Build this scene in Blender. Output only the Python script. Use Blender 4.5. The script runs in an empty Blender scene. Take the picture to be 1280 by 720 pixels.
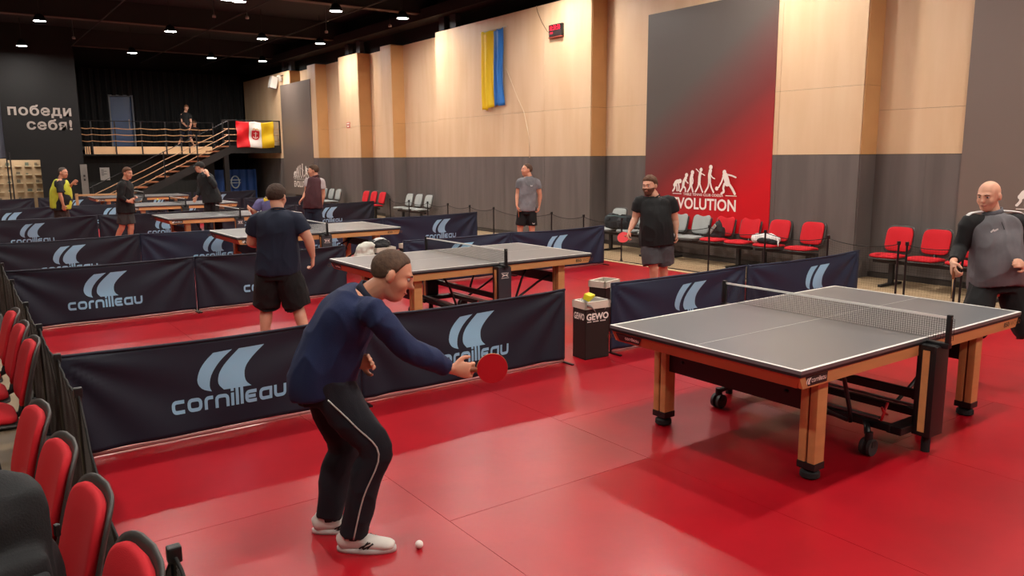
import bpy, bmesh, math, random, json
import numpy as np
from mathutils import Vector, Matrix, noise
random.seed(7)
C = bpy.context.scene.collection
S = bpy.context.scene
PI = math.pi

# ---------------------------------------------------------------- camera
cam = bpy.data.cameras.new('camera'); co = bpy.data.objects.new('camera', cam); C.objects.link(co)
CP = Vector((-5.064, -3.209, 1.935)); YAW, PIT, ROL = .948, .166, -.007
fw = Vector((math.cos(YAW)*math.cos(PIT), math.sin(YAW)*math.cos(PIT), -math.sin(PIT)))
rt = Vector((math.sin(YAW), -math.cos(YAW), 0)); up = rt.cross(fw)
r2 = rt*math.cos(ROL)+up*math.sin(ROL); u2 = -rt*math.sin(ROL)+up*math.cos(ROL)
co.matrix_world = Matrix(((r2.x, u2.x, -fw.x, CP.x), (r2.y, u2.y, -fw.y, CP.y), (r2.z, u2.z, -fw.z, CP.z), (0, 0, 0, 1)))
cam.sensor_width = 36; cam.lens = 981.2/1280*36; cam.clip_start = .05; cam.clip_end = 200
S.camera = co
# ---------------------------------------------------------------- world and exposure
w = bpy.data.worlds.new('World'); S.world = w; w.use_nodes = True
w.node_tree.nodes['Background'].inputs[0].default_value = (.02, .022, .026, 1)
w.node_tree.nodes['Background'].inputs[1].default_value = .5
S.view_settings.view_transform = 'Standard'; S.view_settings.look = 'None'
S.view_settings.exposure = 0.45; S.view_settings.gamma = 1
LAMP = 330.0                      # radiance of the ceiling downlights
LAMP_COL = (1.0, .91, .82)
LAMPS = [(x, y) for y in (-6.5, -.8, 4.9, 10.4, 16.3, 22.0, 27.7) for x in (-5.8, -2.5, .8, 3.5, 5.4)] + [(1.1, 16.4)]  # column over the left spectators is added, unseen, to brighten that side
try:
    S.cycles.use_denoising = True
except Exception: pass

# ---------------------------------------------------------------- materials
def lin(c):
    c = c/255
    return c/12.92 if c <= .04045 else ((c+.055)/1.055)**2.4
def rgb(h): return tuple(lin(int(h[i:i+2], 16)) for i in (0, 2, 4))+(1,)
MATS = {}
def mat(name, hexc, rough=.6, metal=0, spec=.5, var=0, vscale=4, bump=0, bscale=60, sub=0, stretch=None, hex2=None, emit=0, coat=0):
    if name in MATS: return MATS[name]
    m = bpy.data.materials.new(name); m.use_nodes = True; nt = m.node_tree; b = nt.nodes['Principled BSDF']
    b.inputs['Base Color'].default_value = rgb(hexc); b.inputs['Roughness'].default_value = rough
    b.inputs['Metallic'].default_value = metal; b.inputs['Specular IOR Level'].default_value = spec
    if coat: b.inputs['Coat Weight'].default_value = coat
    if sub:
        b.inputs['Subsurface Weight'].default_value = sub; b.inputs['Subsurface Radius'].default_value = (.02, .008, .004); b.inputs['Subsurface Scale'].default_value = .5
    if emit:
        b.inputs['Emission Color'].default_value = rgb(hexc); b.inputs['Emission Strength'].default_value = emit
    if var or bump or hex2:
        tc = nt.nodes.new('ShaderNodeTexCoord'); mp = nt.nodes.new('ShaderNodeMapping'); nt.links.new(tc.outputs['Object'], mp.inputs[0])
        if stretch: mp.inputs['Scale'].default_value = stretch
        if var or hex2:
            n = nt.nodes.new('ShaderNodeTexNoise'); n.inputs['Scale'].default_value = vscale; n.inputs['Detail'].default_value = 5
            nt.links.new(mp.outputs[0], n.inputs[0])
            r = nt.nodes.new('ShaderNodeValToRGB'); nt.links.new(n.outputs[0], r.inputs[0])
            c0 = rgb(hexc); c1 = rgb(hex2) if hex2 else tuple(x*(1-var) for x in c0[:3])+(1,)
            r.color_ramp.elements[0].position = .38; r.color_ramp.elements[1].position = .62
            r.color_ramp.elements[0].color = c1; r.color_ramp.elements[1].color = c0
            nt.links.new(r.outputs[0], b.inputs['Base Color'])
        if bump:
            n2 = nt.nodes.new('ShaderNodeTexNoise'); n2.inputs['Scale'].default_value = bscale; n2.inputs['Detail'].default_value = 3
            nt.links.new(mp.outputs[0], n2.inputs[0])
            bp = nt.nodes.new('ShaderNodeBump'); bp.inputs['Strength'].default_value = bump; bp.inputs['Distance'].default_value = .01
            nt.links.new(n2.outputs[0], bp.inputs['Height']); nt.links.new(bp.outputs[0], b.inputs['Normal'])
    MATS[name] = m; return m
M_black = mat('black_plastic', '141416', .45)
M_blackm = mat('black_metal', '121214', .4, .0, .5)
M_rubber = mat('rubber', '1a1a1b', .7)
M_grey = mat('grey_metal', '8a8a8c', .35, .8)
M_red = mat('red_upholstery', 'c40d1e', .85, bump=.15, bscale=300)
M_greyu = mat('grey_upholstery', '9aa09e', .85, bump=.15, bscale=300)
M_mat = mat('red_vinyl', 'ae0a1c', .33, spec=.5, var=.16, vscale=1.6, bump=.05, bscale=9)
M_floor = mat('light_floor', 'b49a78', .45, var=.12, vscale=1.2, stretch=(1, .25, 1))
M_ply = mat('birch_plywood', 'dabd9b', .5, hex2='d3b38e', vscale=1.1, stretch=(1, 2.2, .35), spec=.4)
M_plyd = mat('plywood_shaded', 'c99a66', .5, var=.08, vscale=1.5, spec=.4)  # same plywood for the return faces, side shading put into a darker colour
M_gboard = mat('grey_board', '6a625f', .5, hex2='5f5855', vscale=1.5, stretch=(1, 3, .3), spec=.4)
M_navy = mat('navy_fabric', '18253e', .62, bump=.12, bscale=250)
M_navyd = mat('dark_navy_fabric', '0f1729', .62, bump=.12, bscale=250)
M_logo = mat('light_blue_print', '8fbfdc', .5)
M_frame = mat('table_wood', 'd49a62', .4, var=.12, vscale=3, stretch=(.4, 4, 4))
M_frame_end = M_frame
M_top = mat('table_surface', '6b6c6e', .33, spec=.45)
M_white = mat('white_line', 'e6e4e0', .5)
M_offw = mat('offwhite_plastic', 'd6ccbc', .5)
M_ceil = mat('black_ceiling', '0b111b', .8)
M_beam = mat('beam_paint', '171719', .7)
M_curt = mat('black_curtain', '17181a', .9)
M_net = mat('black_net', '151312', .8)
M_fence = mat('fence_net', '2a211c', .8)
M_alu = mat('rail_wood', 'b58a62', .4)
M_poster = mat('poster_grey', '716760', .45)
M_cream = mat('poster_print', 'efe6de', .5)
M_skin = mat('skin', 'd8987a', .5, sub=.08, var=.08, vscale=9)
M_skin2 = mat('skin_pale', 'dea488', .5, sub=.08, var=.08, vscale=9)
M_hair = mat('dark_brown_hair', '45301f', .8, bump=.2, bscale=120)
M_eye = mat('eye_white', 'b4a8a0', .3); M_iris = mat('iris', '2a1c14', .3)
M_lip = mat('lip', 'a04a40', .5)

# ---------------------------------------------------------------- mesh helpers
class MB:
    def __init__(s): s.v = []; s.f = []
    def add(s, v, f):
        n = len(s.v); s.v += [tuple(p) for p in v]; s.f += [tuple(i+n for i in q) for q in f]; return s
    def box(s, c, d, rot=None):
        x, y, z = d[0]/2, d[1]/2, d[2]/2
        vs = [Vector((a*x, b*y, e*z)) for a in (-1, 1) for b in (-1, 1) for e in (-1, 1)]
        if rot is not None: vs = [rot @ p for p in vs]
        return s.add([p+Vector(c) for p in vs], [(0, 1, 3, 2), (4, 6, 7, 5), (0, 4, 5, 1), (2, 3, 7, 6), (0, 2, 6, 4), (1, 5, 7, 3)])
    def bb(s, a, b): return s.box([(a[i]+b[i])/2 for i in range(3)], [abs(b[i]-a[i]) for i in range(3)])
    def bevbox(s, c, d, r=.01, rot=None):
        bm = bmesh.new(); bmesh.ops.create_cube(bm, size=1)
        for v in bm.verts: v.co = Vector((v.co.x*d[0], v.co.y*d[1], v.co.z*d[2]))
        bmesh.ops.bevel(bm, geom=bm.edges[:], offset=r, segments=2, affect='EDGES', profile=.6)
        bm.verts.index_update()
        vs = [(rot @ v.co if rot is not None else v.co)+Vector(c) for v in bm.verts]
        s.add(vs, [[v.index for v in f.verts] for f in bm.faces]); bm.free(); return s
    def tube(s, pts, r, n=8, closed=False):
        pts = [Vector(p) for p in pts]; rs = r if isinstance(r, (list, tuple)) else [r]*len(pts)
        base = len(s.v); prev = None; N = len(pts)
        for i, p in enumerate(pts):
            t = (pts[min(i+1, N-1)]-pts[max(i-1, 0)]).normalized() if not closed else (pts[(i+1) % N]-pts[i-1]).normalized()
            if prev is None:
                a = t.orthogonal().normalized()
            else:
                a = (prev-t*prev.dot(t)).normalized()
            prev = a; b = t.cross(a)
            for k in range(n):
                q = 2*PI*k/n; s.v.append(tuple(p+(a*math.cos(q)+b*math.sin(q))*rs[i]))
        for i in range(N if closed else N-1):
            for k in range(n):
                a0 = base+i*n+k; a1 = base+i*n+(k+1) % n; j = ((i+1) % N)
                s.f.append((a0, a1, base+j*n+(k+1) % n, base+j*n+k))
        if not closed:
            s.f.append(tuple(base+k for k in range(n))[::-1]); s.f.append(tuple(base+(N-1)*n+k for k in range(n)))
        return s
    def cyl(s, c, r, h, n=16, axis='Z', r2=None):
        c = Vector(c); a = {'X': Vector((1, 0, 0)), 'Y': Vector((0, 1, 0)), 'Z': Vector((0, 0, 1))}[axis] if isinstance(axis, str) else Vector(axis).normalized()
        return s.tube([c-a*h/2, c+a*h/2], [r, r2 if r2 is not None else r], n)
    def lathe(s, c, prof, n=20):
        base = len(s.v)
        for r, z in prof:
            for k in range(n):
                q = 2*PI*k/n; s.v.append((c[0]+r*math.cos(q), c[1]+r*math.sin(q), c[2]+z))
        for i in range(len(prof)-1):
            for k in range(n):
                s.f.append((base+i*n+k, base+i*n+(k+1) % n, base+(i+1)*n+(k+1) % n, base+(i+1)*n+k))
        s.f.append(tuple(base+k for k in range(n))[::-1]); s.f.append(tuple(base+(len(prof)-1)*n+k for k in range(n)))
        return s
    def grid(s, nu, nv, fn, double=0):
        base = len(s.v)
        for i in range(nu+1):
            for j in range(nv+1): s.v.append(tuple(fn(i/nu, j/nv)))
        for i in range(nu):
            for j in range(nv):
                a = base+i*(nv+1)+j; s.f.append((a, a+nv+1, a+nv+2, a+1))
        return s
    def ell(s, c, r, nu=16, nv=10, rot=None):
        base = len(s.v); c = Vector(c)
        for i in range(nv+1):
            th = PI*i/nv
            for k in range(nu):
                ph = 2*PI*k/nu; p = Vector((r[0]*math.sin(th)*math.cos(ph), r[1]*math.sin(th)*math.sin(ph), r[2]*math.cos(th)))
                if rot is not None: p = rot @ p
                s.v.append(tuple(c+p))
        for i in range(nv):
            for k in range(nu):
                s.f.append((base+i*nu+k, base+(i+1)*nu+k, base+(i+1)*nu+(k+1) % nu, base+i*nu+(k+1) % nu))
        return s
    def mesh(s, name, m, smooth=False):
        me = bpy.data.meshes.new(name); me.from_pydata(s.v, [], s.f)
        if m: me.materials.append(m)
        if smooth: me.shade_smooth()
        me.update(); return me
    def build(s, name, m, parent=None, smooth=False, world=False, solid=0):
        if world and parent is not None:
            o = Vector(parent.location); s.v = [tuple(Vector(p)-o) for p in s.v]
        me = s.mesh(name, m, smooth)
        bm = bmesh.new(); bm.from_mesh(me)
        bmesh.ops.remove_doubles(bm, verts=bm.verts, dist=1e-6)
        bmesh.ops.recalc_face_normals(bm, faces=bm.faces); bm.to_mesh(me); bm.free()
        if smooth == 'auto':
            me.shade_smooth()
            try: me.set_sharp_from_angle(angle=math.radians(40))
            except Exception: pass
        o = bpy.data.objects.new(name, me); C.objects.link(o)
        if parent is not None: o.parent = parent
        if solid:
            md = o.modifiers.new('solid', 'SOLIDIFY'); md.thickness = solid; md.offset = 0
        return o
def tag(o, label=None, cat=None, group=None, kind=None):
    if label: o['label'] = label
    if cat: o['category'] = cat
    if group: o['group'] = group
    if kind: o['kind'] = kind
    return o
def thing(name, label, cat, loc=(0, 0, 0), rz=0, group=None, kind=None):
    o = bpy.data.objects.new(name, None); C.objects.link(o); o.location = loc; o.rotation_euler = (0, 0, rz)
    o.empty_display_size = .1
    return tag(o, label, cat, group, kind)
def inst(name, me, parent, loc=(0, 0, 0), rot=(0, 0, 0), scale=(1, 1, 1)):
    o = bpy.data.objects.new(name, me); C.objects.link(o); o.parent = parent; o.location = loc; o.rotation_euler = rot; o.scale = scale; return o
def copy_tree(o, parent=None):
    c = o.copy(); C.objects.link(c); c.parent = parent
    for ch in list(o.children): copy_tree(ch, c)
    return c
def text(body, size=1, sx=1, bold=0, spacing=1, align='CENTER'):
    """built-in font text as (verts, faces) in the XY plane"""
    cu = bpy.data.curves.new('text', 'FONT'); cu.body = body; cu.size = size; cu.offset = bold; cu.space_character = spacing
    cu.align_x = align; cu.resolution_u = 3
    ob = bpy.data.objects.new('text', cu); C.objects.link(ob)
    dg = bpy.context.evaluated_depsgraph_get(); me = bpy.data.meshes.new_from_object(ob.evaluated_get(dg))
    vs = [(v.co.x*sx, v.co.y) for v in me.vertices]; fs = [tuple(p.vertices) for p in me.polygons]
    bpy.data.objects.remove(ob); bpy.data.curves.remove(cu); bpy.data.meshes.remove(me)
    return vs, fs
def flat(vf, fn):
    """put a flat (verts, faces) drawing on a surface by fn(x, y) -> point"""
    mb = MB(); mb.add([fn(x, y) for x, y in vf[0]], vf[1]); return mb
def ribbon(pts, wd, closed=False):
    P = [Vector((a, b)) for a, b in pts]; N = len(P); vs = []; fs = []
    for i in range(N):
        if closed: a, b, c = P[i-1], P[i], P[(i+1) % N]
        else: a, b, c = P[max(i-1, 0)], P[i], P[min(i+1, N-1)]
        d1 = (b-a) if (b-a).length > 1e-9 else (c-b); d2 = (c-b) if (c-b).length > 1e-9 else (b-a)
        n1 = Vector((-d1.y, d1.x)).normalized(); n2 = Vector((-d2.y, d2.x)).normalized(); m = (n1+n2)
        m = m.normalized() if m.length > 1e-6 else n1
        k = wd/2/max(.5, m.dot(n1)); vs += [tuple(b+m*k), tuple(b-m*k)]
    for i in range(N if closed else N-1):
        j = (i+1) % N; fs.append((2*i, 2*j, 2*j+1, 2*i+1))
    return vs, fs
def rounded(pts, r, closed=False, n=5):
    P = [Vector(p) for p in pts]; out = []; N = len(P)
    for i in range(N):
        if not closed and i in (0, N-1): out.append(tuple(P[i])); continue
        a, b, c = P[i-1], P[i], P[(i+1) % N]
        rr = min(r, (a-b).length*.5, (c-b).length*.5)
        s = b+(a-b).normalized()*rr; e = b+(c-b).normalized()*rr
        for k in range(n+1):
            t = k/n; out.append(tuple(s*(1-t)**2+b*2*t*(1-t)+e*t*t))
    return out
def merge(parts):
    vs = []; fs = []
    for v, f in parts:
        n = len(vs); vs += v; fs += [tuple(i+n for i in q) for q in f]
    return vs, fs
def subdiv(vf, ln):
    bm = bmesh.new(); V = [bm.verts.new((x, y, 0)) for x, y in vf[0]]
    for f in vf[1]:
        try: bm.faces.new([V[i] for i in f])
        except Exception: pass
    for _ in range(5):
        es = [e for e in bm.edges if e.calc_length() > ln]
        if not es: break
        bmesh.ops.subdivide_edges(bm, edges=es, cuts=1, use_grid_fill=True)
        bmesh.ops.triangulate(bm, faces=bm.faces)
    bm.verts.index_update(); r = ([(v.co.x, v.co.y) for v in bm.verts], [tuple(v.index for v in f.verts) for f in bm.faces]); bm.free(); return r

# wordmark: broad rounded letters drawn as strokes, x-height 1
def wordmark():
    W = .27; out = []; x = 0
    def st(pts, r=.3, closed=False): out.append(ribbon([(px+x, py) for px, py in rounded(pts, r, closed)], W, closed))
    for ch in 'cornilleau':
        a, b = .13, .87
        if ch == 'c': st([(1.05, b), (a, b), (a, a), (1.05, a)]); x += 1.3
        elif ch == 'o': st([(a, a), (a, b), (1.1, b), (1.1, a)], .32, True); x += 1.42
        elif ch == 'r': st([(a, 0), (a, b), (.75, b)]); x += .92
        elif ch == 'n': st([(a, 0), (a, b), (1.08, b), (1.08, 0)]); x += 1.38
        elif ch == 'i': st([(a, 0), (a, 1)]); st([(a, 1.12), (a, 1.34)]); x += .42
        elif ch == 'l': st([(a, 0), (a, 1.36)]); x += .42
        elif ch == 'e': st([(1.05, b), (a, b), (a, a), (1.05, a)]); st([(a+W/2+.005, .5), (.95, .5)]); x += 1.3
        elif ch == 'a': st([(1.1, 1), (1.1, 0)]); st([(1.1-W/2-.005, b), (a, b), (a, a), (1.1-W/2-.005, a)]); x += 1.42
        elif ch == 'u': st([(a, 1), (a, a), (1.08, a), (1.08, 1)]); x += 1.2
    vs, fs = merge(out); return [(v[0]/x, v[1]/x) for v in vs], fs     # width 1
def sails():
    """the two curved sail shapes, about 1 wide and .75 high"""
    def strip(L, R, n=14):
        def ev(P, t):
            t *= len(P)-1; i = min(int(t), len(P)-2); q = t-i
            p0, p1, p2, p3 = P[max(i-1, 0)], P[i], P[i+1], P[min(i+2, len(P)-1)]
            return tuple(.5*((2*p1[k])+(-p0[k]+p2[k])*q+(2*p0[k]-5*p1[k]+4*p2[k]-p3[k])*q*q+(-p0[k]+3*p1[k]-3*p2[k]+p3[k])*q**3) for k in (0, 1))
        vs = []; fs = []
        for i in range(n+1):
            a, b = ev(L, i/n), ev(R, i/n)
            for j in range(4):
                t = j/3; vs.append((a[0]*(1-t)+b[0]*t, a[1]*(1-t)+b[1]*t))
        for i in range(n):
            for j in range(3): fs.append((i*4+j, i*4+j+1, (i+1)*4+j+1, (i+1)*4+j))
        return vs, fs
    l = strip([(.19, 0), (.06, .07), (0, .22), (.04, .42), (.13, .58), (.25, .72)], [(.19, 0), (.165, .1), (.19, .28), (.27, .45), (.38, .6), (.52, .74)])
    r = strip([(.36, 0), (.29, .12), (.3, .28), (.36, .42), (.47, .57), (.62, .74)], [(.76, .0), (.69, .09), (.67, .22), (.7, .38), (.82, .56), (1.0, .75)])
    return merge([l, r])
WORD = wordmark(); SAIL = sails()
# ================================================================ SETTING
XW, XP = 6.85, 6.42         # recessed wall plane, proud wall plane
fl = MB().bb((-10, -9, -.3), (7.2, 34.5, 0)).build('floor', M_floor); tag(fl, kind='structure')
cl = MB().bb((-10, -9, 6.5), (7.2, 34.5, 6.7)).build('ceiling', M_ceil); tag(cl, kind='structure')
xs = [-4.6, -3.04, -1.54, -.04, 1.46, 2.96, 4.82]; offs = [.9, .2, 1.1, -.6, .7, -.2]
sheets = thing('court_mat', 'red vinyl mat covering the playing floor, laid in long sheets', 'mat', (0, 0, 0))
for i in range(6):
    y = -8.9; cuts = [y]; y = offs[i]-7.2
    while y < 28.0:
        if y > -8.5: cuts.append(y)
        y += 7.2
    cuts.append(28.0)
    for a, b in zip(cuts, cuts[1:]):
        g = .0013; z = .007
        me = MB().bb((xs[i]+g, a+g, .0005), (xs[i+1]-g, b-g, z)).build('vinyl_sheet', M_mat, sheets)
# walls
wr = MB().bb((XW+.02, -9, 0), (7.1, 34.5, 6.5)).build('wall_right', mat('wall_black', '0d0f13', .8)); tag(wr, kind='structure')
segs = [(-9, 3.57, XW), (3.57, 8.07, XP), (8.07, 9.79, XW), (9.79, 16.31, XP), (16.31, 19.0, XW), (19.0, 19.7, XP), (19.7, 21.35, XW), (21.35, 22.9, XP), (22.9, 25.0, XW), (25.0, 25.75, XP), (25.75, 27.6, XW), (27.6, 33.4, XP)]
TOPZ = 5.32; MIDZ = 1.93
for si, (a, b, X) in enumerate(segs):
    n = max(1, round((b-a)/1.5)); wd = (b-a)/n; t = .02; g = .002
    for k in range(n):
        y0, y1 = a+k*wd+g, a+(k+1)*wd-g
        if X == XP: y0 = max(y0, a+t)
        ms = [MIDZ, (2.97 if si not in (0,) else 2.6), TOPZ]
        dx = random.uniform(0, .003)
        for z0, z1 in zip(ms, ms[1:]):
            o = MB().bb((X-t-dx, y0, z0+g), (X-dx, y1, z1-g)).build('plywood_panel', M_ply, wr)
        nn = 2
        for q in range(nn):
            ya, yb = y0+(y1-y0)*q/nn+(g if q else 0)*.5, y0+(y1-y0)*(q+1)/nn-.001
            MB().bb((X-t-.004+random.uniform(0, .002), ya, .09), (X, yb, MIDZ-.004)).build('grey_panel', M_gboard, wr)
        MB().bb((X-t-.012, y0-.002, 0), (X, y1+.002, .08)).build('skirting', mat('skirting_dark', '3c3632', .5), wr)
    if X == XP:      # near return face of a proud bay, and the far one
        for ya, yb in ((a, a+t), (b-t*.5, b+t*.5)):
            for z0, z1 in ((MIDZ, 2.97), (2.97, TOPZ)):
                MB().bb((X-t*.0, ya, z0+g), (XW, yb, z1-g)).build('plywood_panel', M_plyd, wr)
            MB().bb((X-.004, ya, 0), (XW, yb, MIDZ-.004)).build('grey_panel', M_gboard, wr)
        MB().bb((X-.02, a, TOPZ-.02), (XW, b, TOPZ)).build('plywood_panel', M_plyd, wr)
tr = MB().bb((6.3, -9, 5.74), (6.95, 34, 6.02)).build('trim_1', M_beam); tag(tr, kind='structure')
for y in (9.9, 10.6, 15.6, 16.2, 21.6, 22.5, 27.9, 28.7):
    MB().bevbox((6.62, y, 5.53), (.16, .28, .4), .01).build('wall_bracket', mat('bracket_grey', '3b3f45', .6), wr)
wl = MB().bb((-10.2, -9, 0), (-10, 34.5, 6.5)).build('wall_left', mat('wall_left_paint', '4a4440', .7)); tag(wl, kind='structure')
wf = MB().bb((-10.2, -9.2, 0), (7.2, -9, 6.5)).build('wall_front', mat('wall_front_paint', '4a4440', .7)); tag(wf, kind='structure')
wb = MB().bb((-10.2, 34.3, 0), (7.2, 34.5, 6.5)).build('wall_back', mat('wall_back_paint', '0c0d0f', .8)); tag(wb, kind='structure')
# black curtain over the back wall, in folds
def cfn(x0, x1, z0, z1, y):
    return lambda u, v: (x0+(x1-x0)*u, y+.05*math.sin((x0+(x1-x0)*u)*22)+.02*math.sin((x0+(x1-x0)*u)*53), z0+(z1-z0)*v)
for i, (a, b) in enumerate([(-2.6, .86), (1.8, 4.3), (4.3, 6.4)]):
    nm = ['black pleated curtain left of the blue upstairs doorway', 'black pleated curtain behind the men on the gallery', 'black pleated curtain beside the wooden wall corner'][i]
    tag(MB().grid(int((b-a)*40), 2, cfn(a, b, 0, 5.6, 33.6)).build('curtain', M_curt, None, True), nm, 'curtain', 'black curtains on the back wall')
tag(MB().grid(36, 2, cfn(.86, 1.8, 4.55, 5.6, 33.6)).build('curtain', M_curt, None, True), 'short strip of black curtain above the blue upstairs doorway', 'curtain', 'black curtains on the back wall')
# upstairs doorway
d = thing('door_1', None, None, (1.3, 33.6, 2.43)); tag(d, kind='structure')
MB().bb((.9, 33.78, 2.43), (1.75, 33.82, 4.53)).build('door_panel', mat('blue_door_reflection', '48628c', .25), d, world=True)  # glass reflection put into the lighter blue of the panel
for a, b in (((.86, 33.6, 2.43), (.92, 33.8, 4.56)), ((1.74, 33.6, 2.43), (1.8, 33.8, 4.56)), ((.86, 33.6, 4.53), (1.8, 33.8, 4.58))):
    MB().bb(a, b).build('door_frame', mat('door_frame_grey', '6d7480', .5), d, world=True)
MB().bb((1.6, 33.74, 3.2), (1.63, 33.78, 3.6)).build('door_handle', M_grey, d, world=True)
# front partition with the slogan and the opening below
pt = thing('wall_partition', None, None, (-2.0, 29, 0)); tag(pt, kind='structure')
m_pt = mat('partition_black', '0e0f11', .85)
for a, b in (((-2.2, 29, 0), (-.86, 29.15, 6.5)), ((-3.2, 29, 1.93), (-2.2, 29.15, 6.5)), ((-.95, 29.15, 0), (-.86, 33.5, 6.5))):
    MB().bb(a, b).build('wall_board', m_pt, pt, world=True)
def yplane(y, x0, z0, s, flip=1): return lambda x, v: (x0+x*s, y, z0+v*s)
def serif(vf, xs_, y0=0, h=.06, wd=.2):
    return merge([vf]+[([(x-wd/2, y0-.01), (x+wd/2, y0-.01), (x+wd/2, y0+h), (x-wd/2, y0+h)], [(0, 1, 2, 3)]) for x in xs_])
m_sl = mat('slogan_paint', 'a29a94', .7)
for words, x0, z0 in (('победи', -2.06, 3.46), ('себя!', -1.80, 2.98)):
    vf = text(words, .47, 1.1, .012, 1.1)
    xsv = [v[0] for v in vf[0]]
    flat(vf, yplane(28.985, x0, z0, 1)).build('slogan', m_sl, pt, world=True)
    if words == 'победи': vf2 = serif(([], []), [.02], 0, .001, .01); vf3 = None
    else: vf2 = serif(([], []), [.30], 0, .04, .12); vf3 = None

    if vf3: flat(vf3, yplane(28.984, x0, z0, 1)).build('slogan', m_sl, pt, world=True)
# pale panel at far left above, and dark posts
tag(MB().bb((-4.4, 29.2, 2.0), (-3.05, 29.3, 4.7)).build('wall_screen', mat('screen_grey', '5c6070', .5)), 'grey-blue screen high at the far left edge', 'screen')
for x, lb in ((-3.2, 'left one of two thin black posts at the lit display wall'), (-3.1, 'right one of two thin black posts at the lit display wall')):
    tag(MB().bb((x-.02, 28.85, 0), (x+.02, 28.9, 2.2)).build('post', M_black), lb, 'post')
# display wall in the opening
dw = thing('display_board', 'beige display board with rows of small shelves seen through the opening', 'display', (-2.7, 31, 0))
MB().bb((-3.6, 31, 0), (-2.0, 31.1, 1.98)).build('board', mat('beige_board', 'c9ae8c', .6, var=.1, vscale=3), dw, world=True)
random.seed(3)
for r in range(5):
    for c in range(5):
        x = -3.45+c*.3; z = .45+r*.31
        MB().bb((x, 30.9, z), (x+.2, 31, z+.03)).build('shelf', mat('shelf_pale', 'e0cfae', .6), dw, world=True)
        if (r*5+c) % 3 != 1:
            MB().bb((x+.02, 30.93, z+.031), (x+.06+.1*random.random(), 30.99, z+.07+.09*random.random())).build('item', mat('dark_item%d' % (c % 2), ('7a705e', '6a7466')[c % 2], .7), dw, world=True)
L = bpy.data.lights.new('board_fill_light', 'AREA'); L.energy = 15; L.size = .8; L.color = (1, .9, .78); lo = bpy.data.objects.new('board_fill_light', L); C.objects.link(lo); lo.location = (-2.7, 30.2, 2.6); lo.rotation_euler = (.5, 0, 0)  # added area light brightening the display board, no fixture built
# ceiling beams, rods and lamps
for i, y in enumerate((-7.4, -1.4, 4.7, 10.8, 16.95, 23.0, 29.15)):
    o = MB().bb((-10, y, 5.92), (6.9, y+.22, 6.5)).build('beam', M_beam, cl)
    MB().bb((-10, y-.03, 5.9), (6.6, y+.25, 5.92)).build('beam_flange', mat('flange_brown', '4a3a36', .6), cl)
for i, x in enumerate((-5.5, -.9, 2.1, 4.5)):
    MB().tube([(x, -8.9, 5.86), (x, 33, 5.86)], .018, 6).build('cable_tray', mat('tray', '1c1d20', .6), cl)
lamp_m = bpy.data.materials.new('lamp_glow'); lamp_m.use_nodes = True
nt = lamp_m.node_tree; nt.nodes.clear(); em = nt.nodes.new('ShaderNodeEmission'); ou = nt.nodes.new('ShaderNodeOutputMaterial'); nt.links.new(em.outputs[0], ou.inputs[0])
em.inputs[0].default_value = LAMP_COL+(1,); em.inputs[1].default_value = LAMP
hm = MB().lathe((0, 0, 0), [(.06, .2), (.1, .17), (.17, .02), (.175, 0), (.165, 0.0), (.155, .03), (.05, .1)], 20).mesh('housing', M_black, True)
gm = MB().lathe((0, 0, .0), [(.001, .012), (.15, .012), (.15, .018), (.001, .018)], 20).mesh('lens', lamp_m, True)
rm = MB().tube([(0, 0, .2), (0, 0, .9)], .008, 6).mesh('rod', M_black)
rown = {-6.5: 'behind the viewer', -.8: 'over the nearest court', 4.9: 'over the second court', 10.4: 'over the third court', 16.3: 'in the nearest visible row', 16.4: 'in the nearest visible row', 22.0: 'in the middle visible row', 27.7: 'in the farthest visible row'}
coln = {-5.8: 'added unseen over the left spectators', -2.5: 'leftmost', .8: 'second from left', 1.1: 'right half of the close pair', 3.5: 'third from left', 5.4: 'nearest the wooden wall'}
for x, y in LAMPS:
    t = thing('ceiling_lamp', 'round white downlight %s, %s' % (rown[y], coln[x]), 'lamp', (x, y, 5.6), 0, 'round downlights under the black ceiling')
    inst('housing', hm, t); inst('lens', gm, t); inst('rod', rm, t)
# small ceiling spots (unlit)
for i, (x, y) in enumerate([(-1.2, 26.0), (2.2, 19.3), (5.0, 20.5), (6.1, 18.4), (1.4, 19.6)]):
    tag(MB().lathe((x, y, 5.72), [(.006, .77), (.006, .08), (.03, .08), (.05, .05), (.05, 0), (.02, 0)], 10).build('smoke_detector', mat('detector', '9a9a9a', .5), None, True), ['small round detector above the slogan wall', 'small detector hanging over the middle of the hall', 'small detector right of the third lamp', 'small detector nearest the wooden wall', 'small detector beside the lamp pair'][i], 'detector')

# ================================================================ GALLERY AND STAIRS
DK = 2.42
gal = thing('gallery', 'black steel gallery with plywood fascia and rope-like rails at the back', 'gallery', (2, 30.2, 0), kind=None)
MB().bb((-.86, 30.25, 2.3), (4.2, 33.5, DK)).build('deck', mat('deck_dark', '241f1c', .7), gal, world=True)
MB().bb((4.05, 29.0, 2.25), (6.4, 33.5, DK)).build('deck', mat('deck_dark', '241f1c', .7), gal, world=True)
MB().bb((4.05, 28.95, 2.14), (6.4, 29.0, DK+.02)).build('edge_beam', M_black, gal, world=True)
px_ = [-.36, .44, 1.36, 2.24, 2.8, 3.1, 4.0]
m_fas = mat('fascia_ply', 'e2b98c', .5)
for a, b in zip(px_, px_[1:]):
    MB().bb((a+.02, 30.2, 2.13), (b-.02, 30.25, 2.41)).build('fascia_panel', m_fas, gal, world=True)
for x in (-.62, -.55, -.48): MB().bb((x, 30.2, 2.13), (x+.04, 30.25, 2.41)).build('fascia_panel', m_fas, gal, world=True)
MB().bb((-.7, 30.19, 2.08), (4.1, 30.26, 2.125)).build('edge_beam', M_black, gal, world=True)
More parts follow.
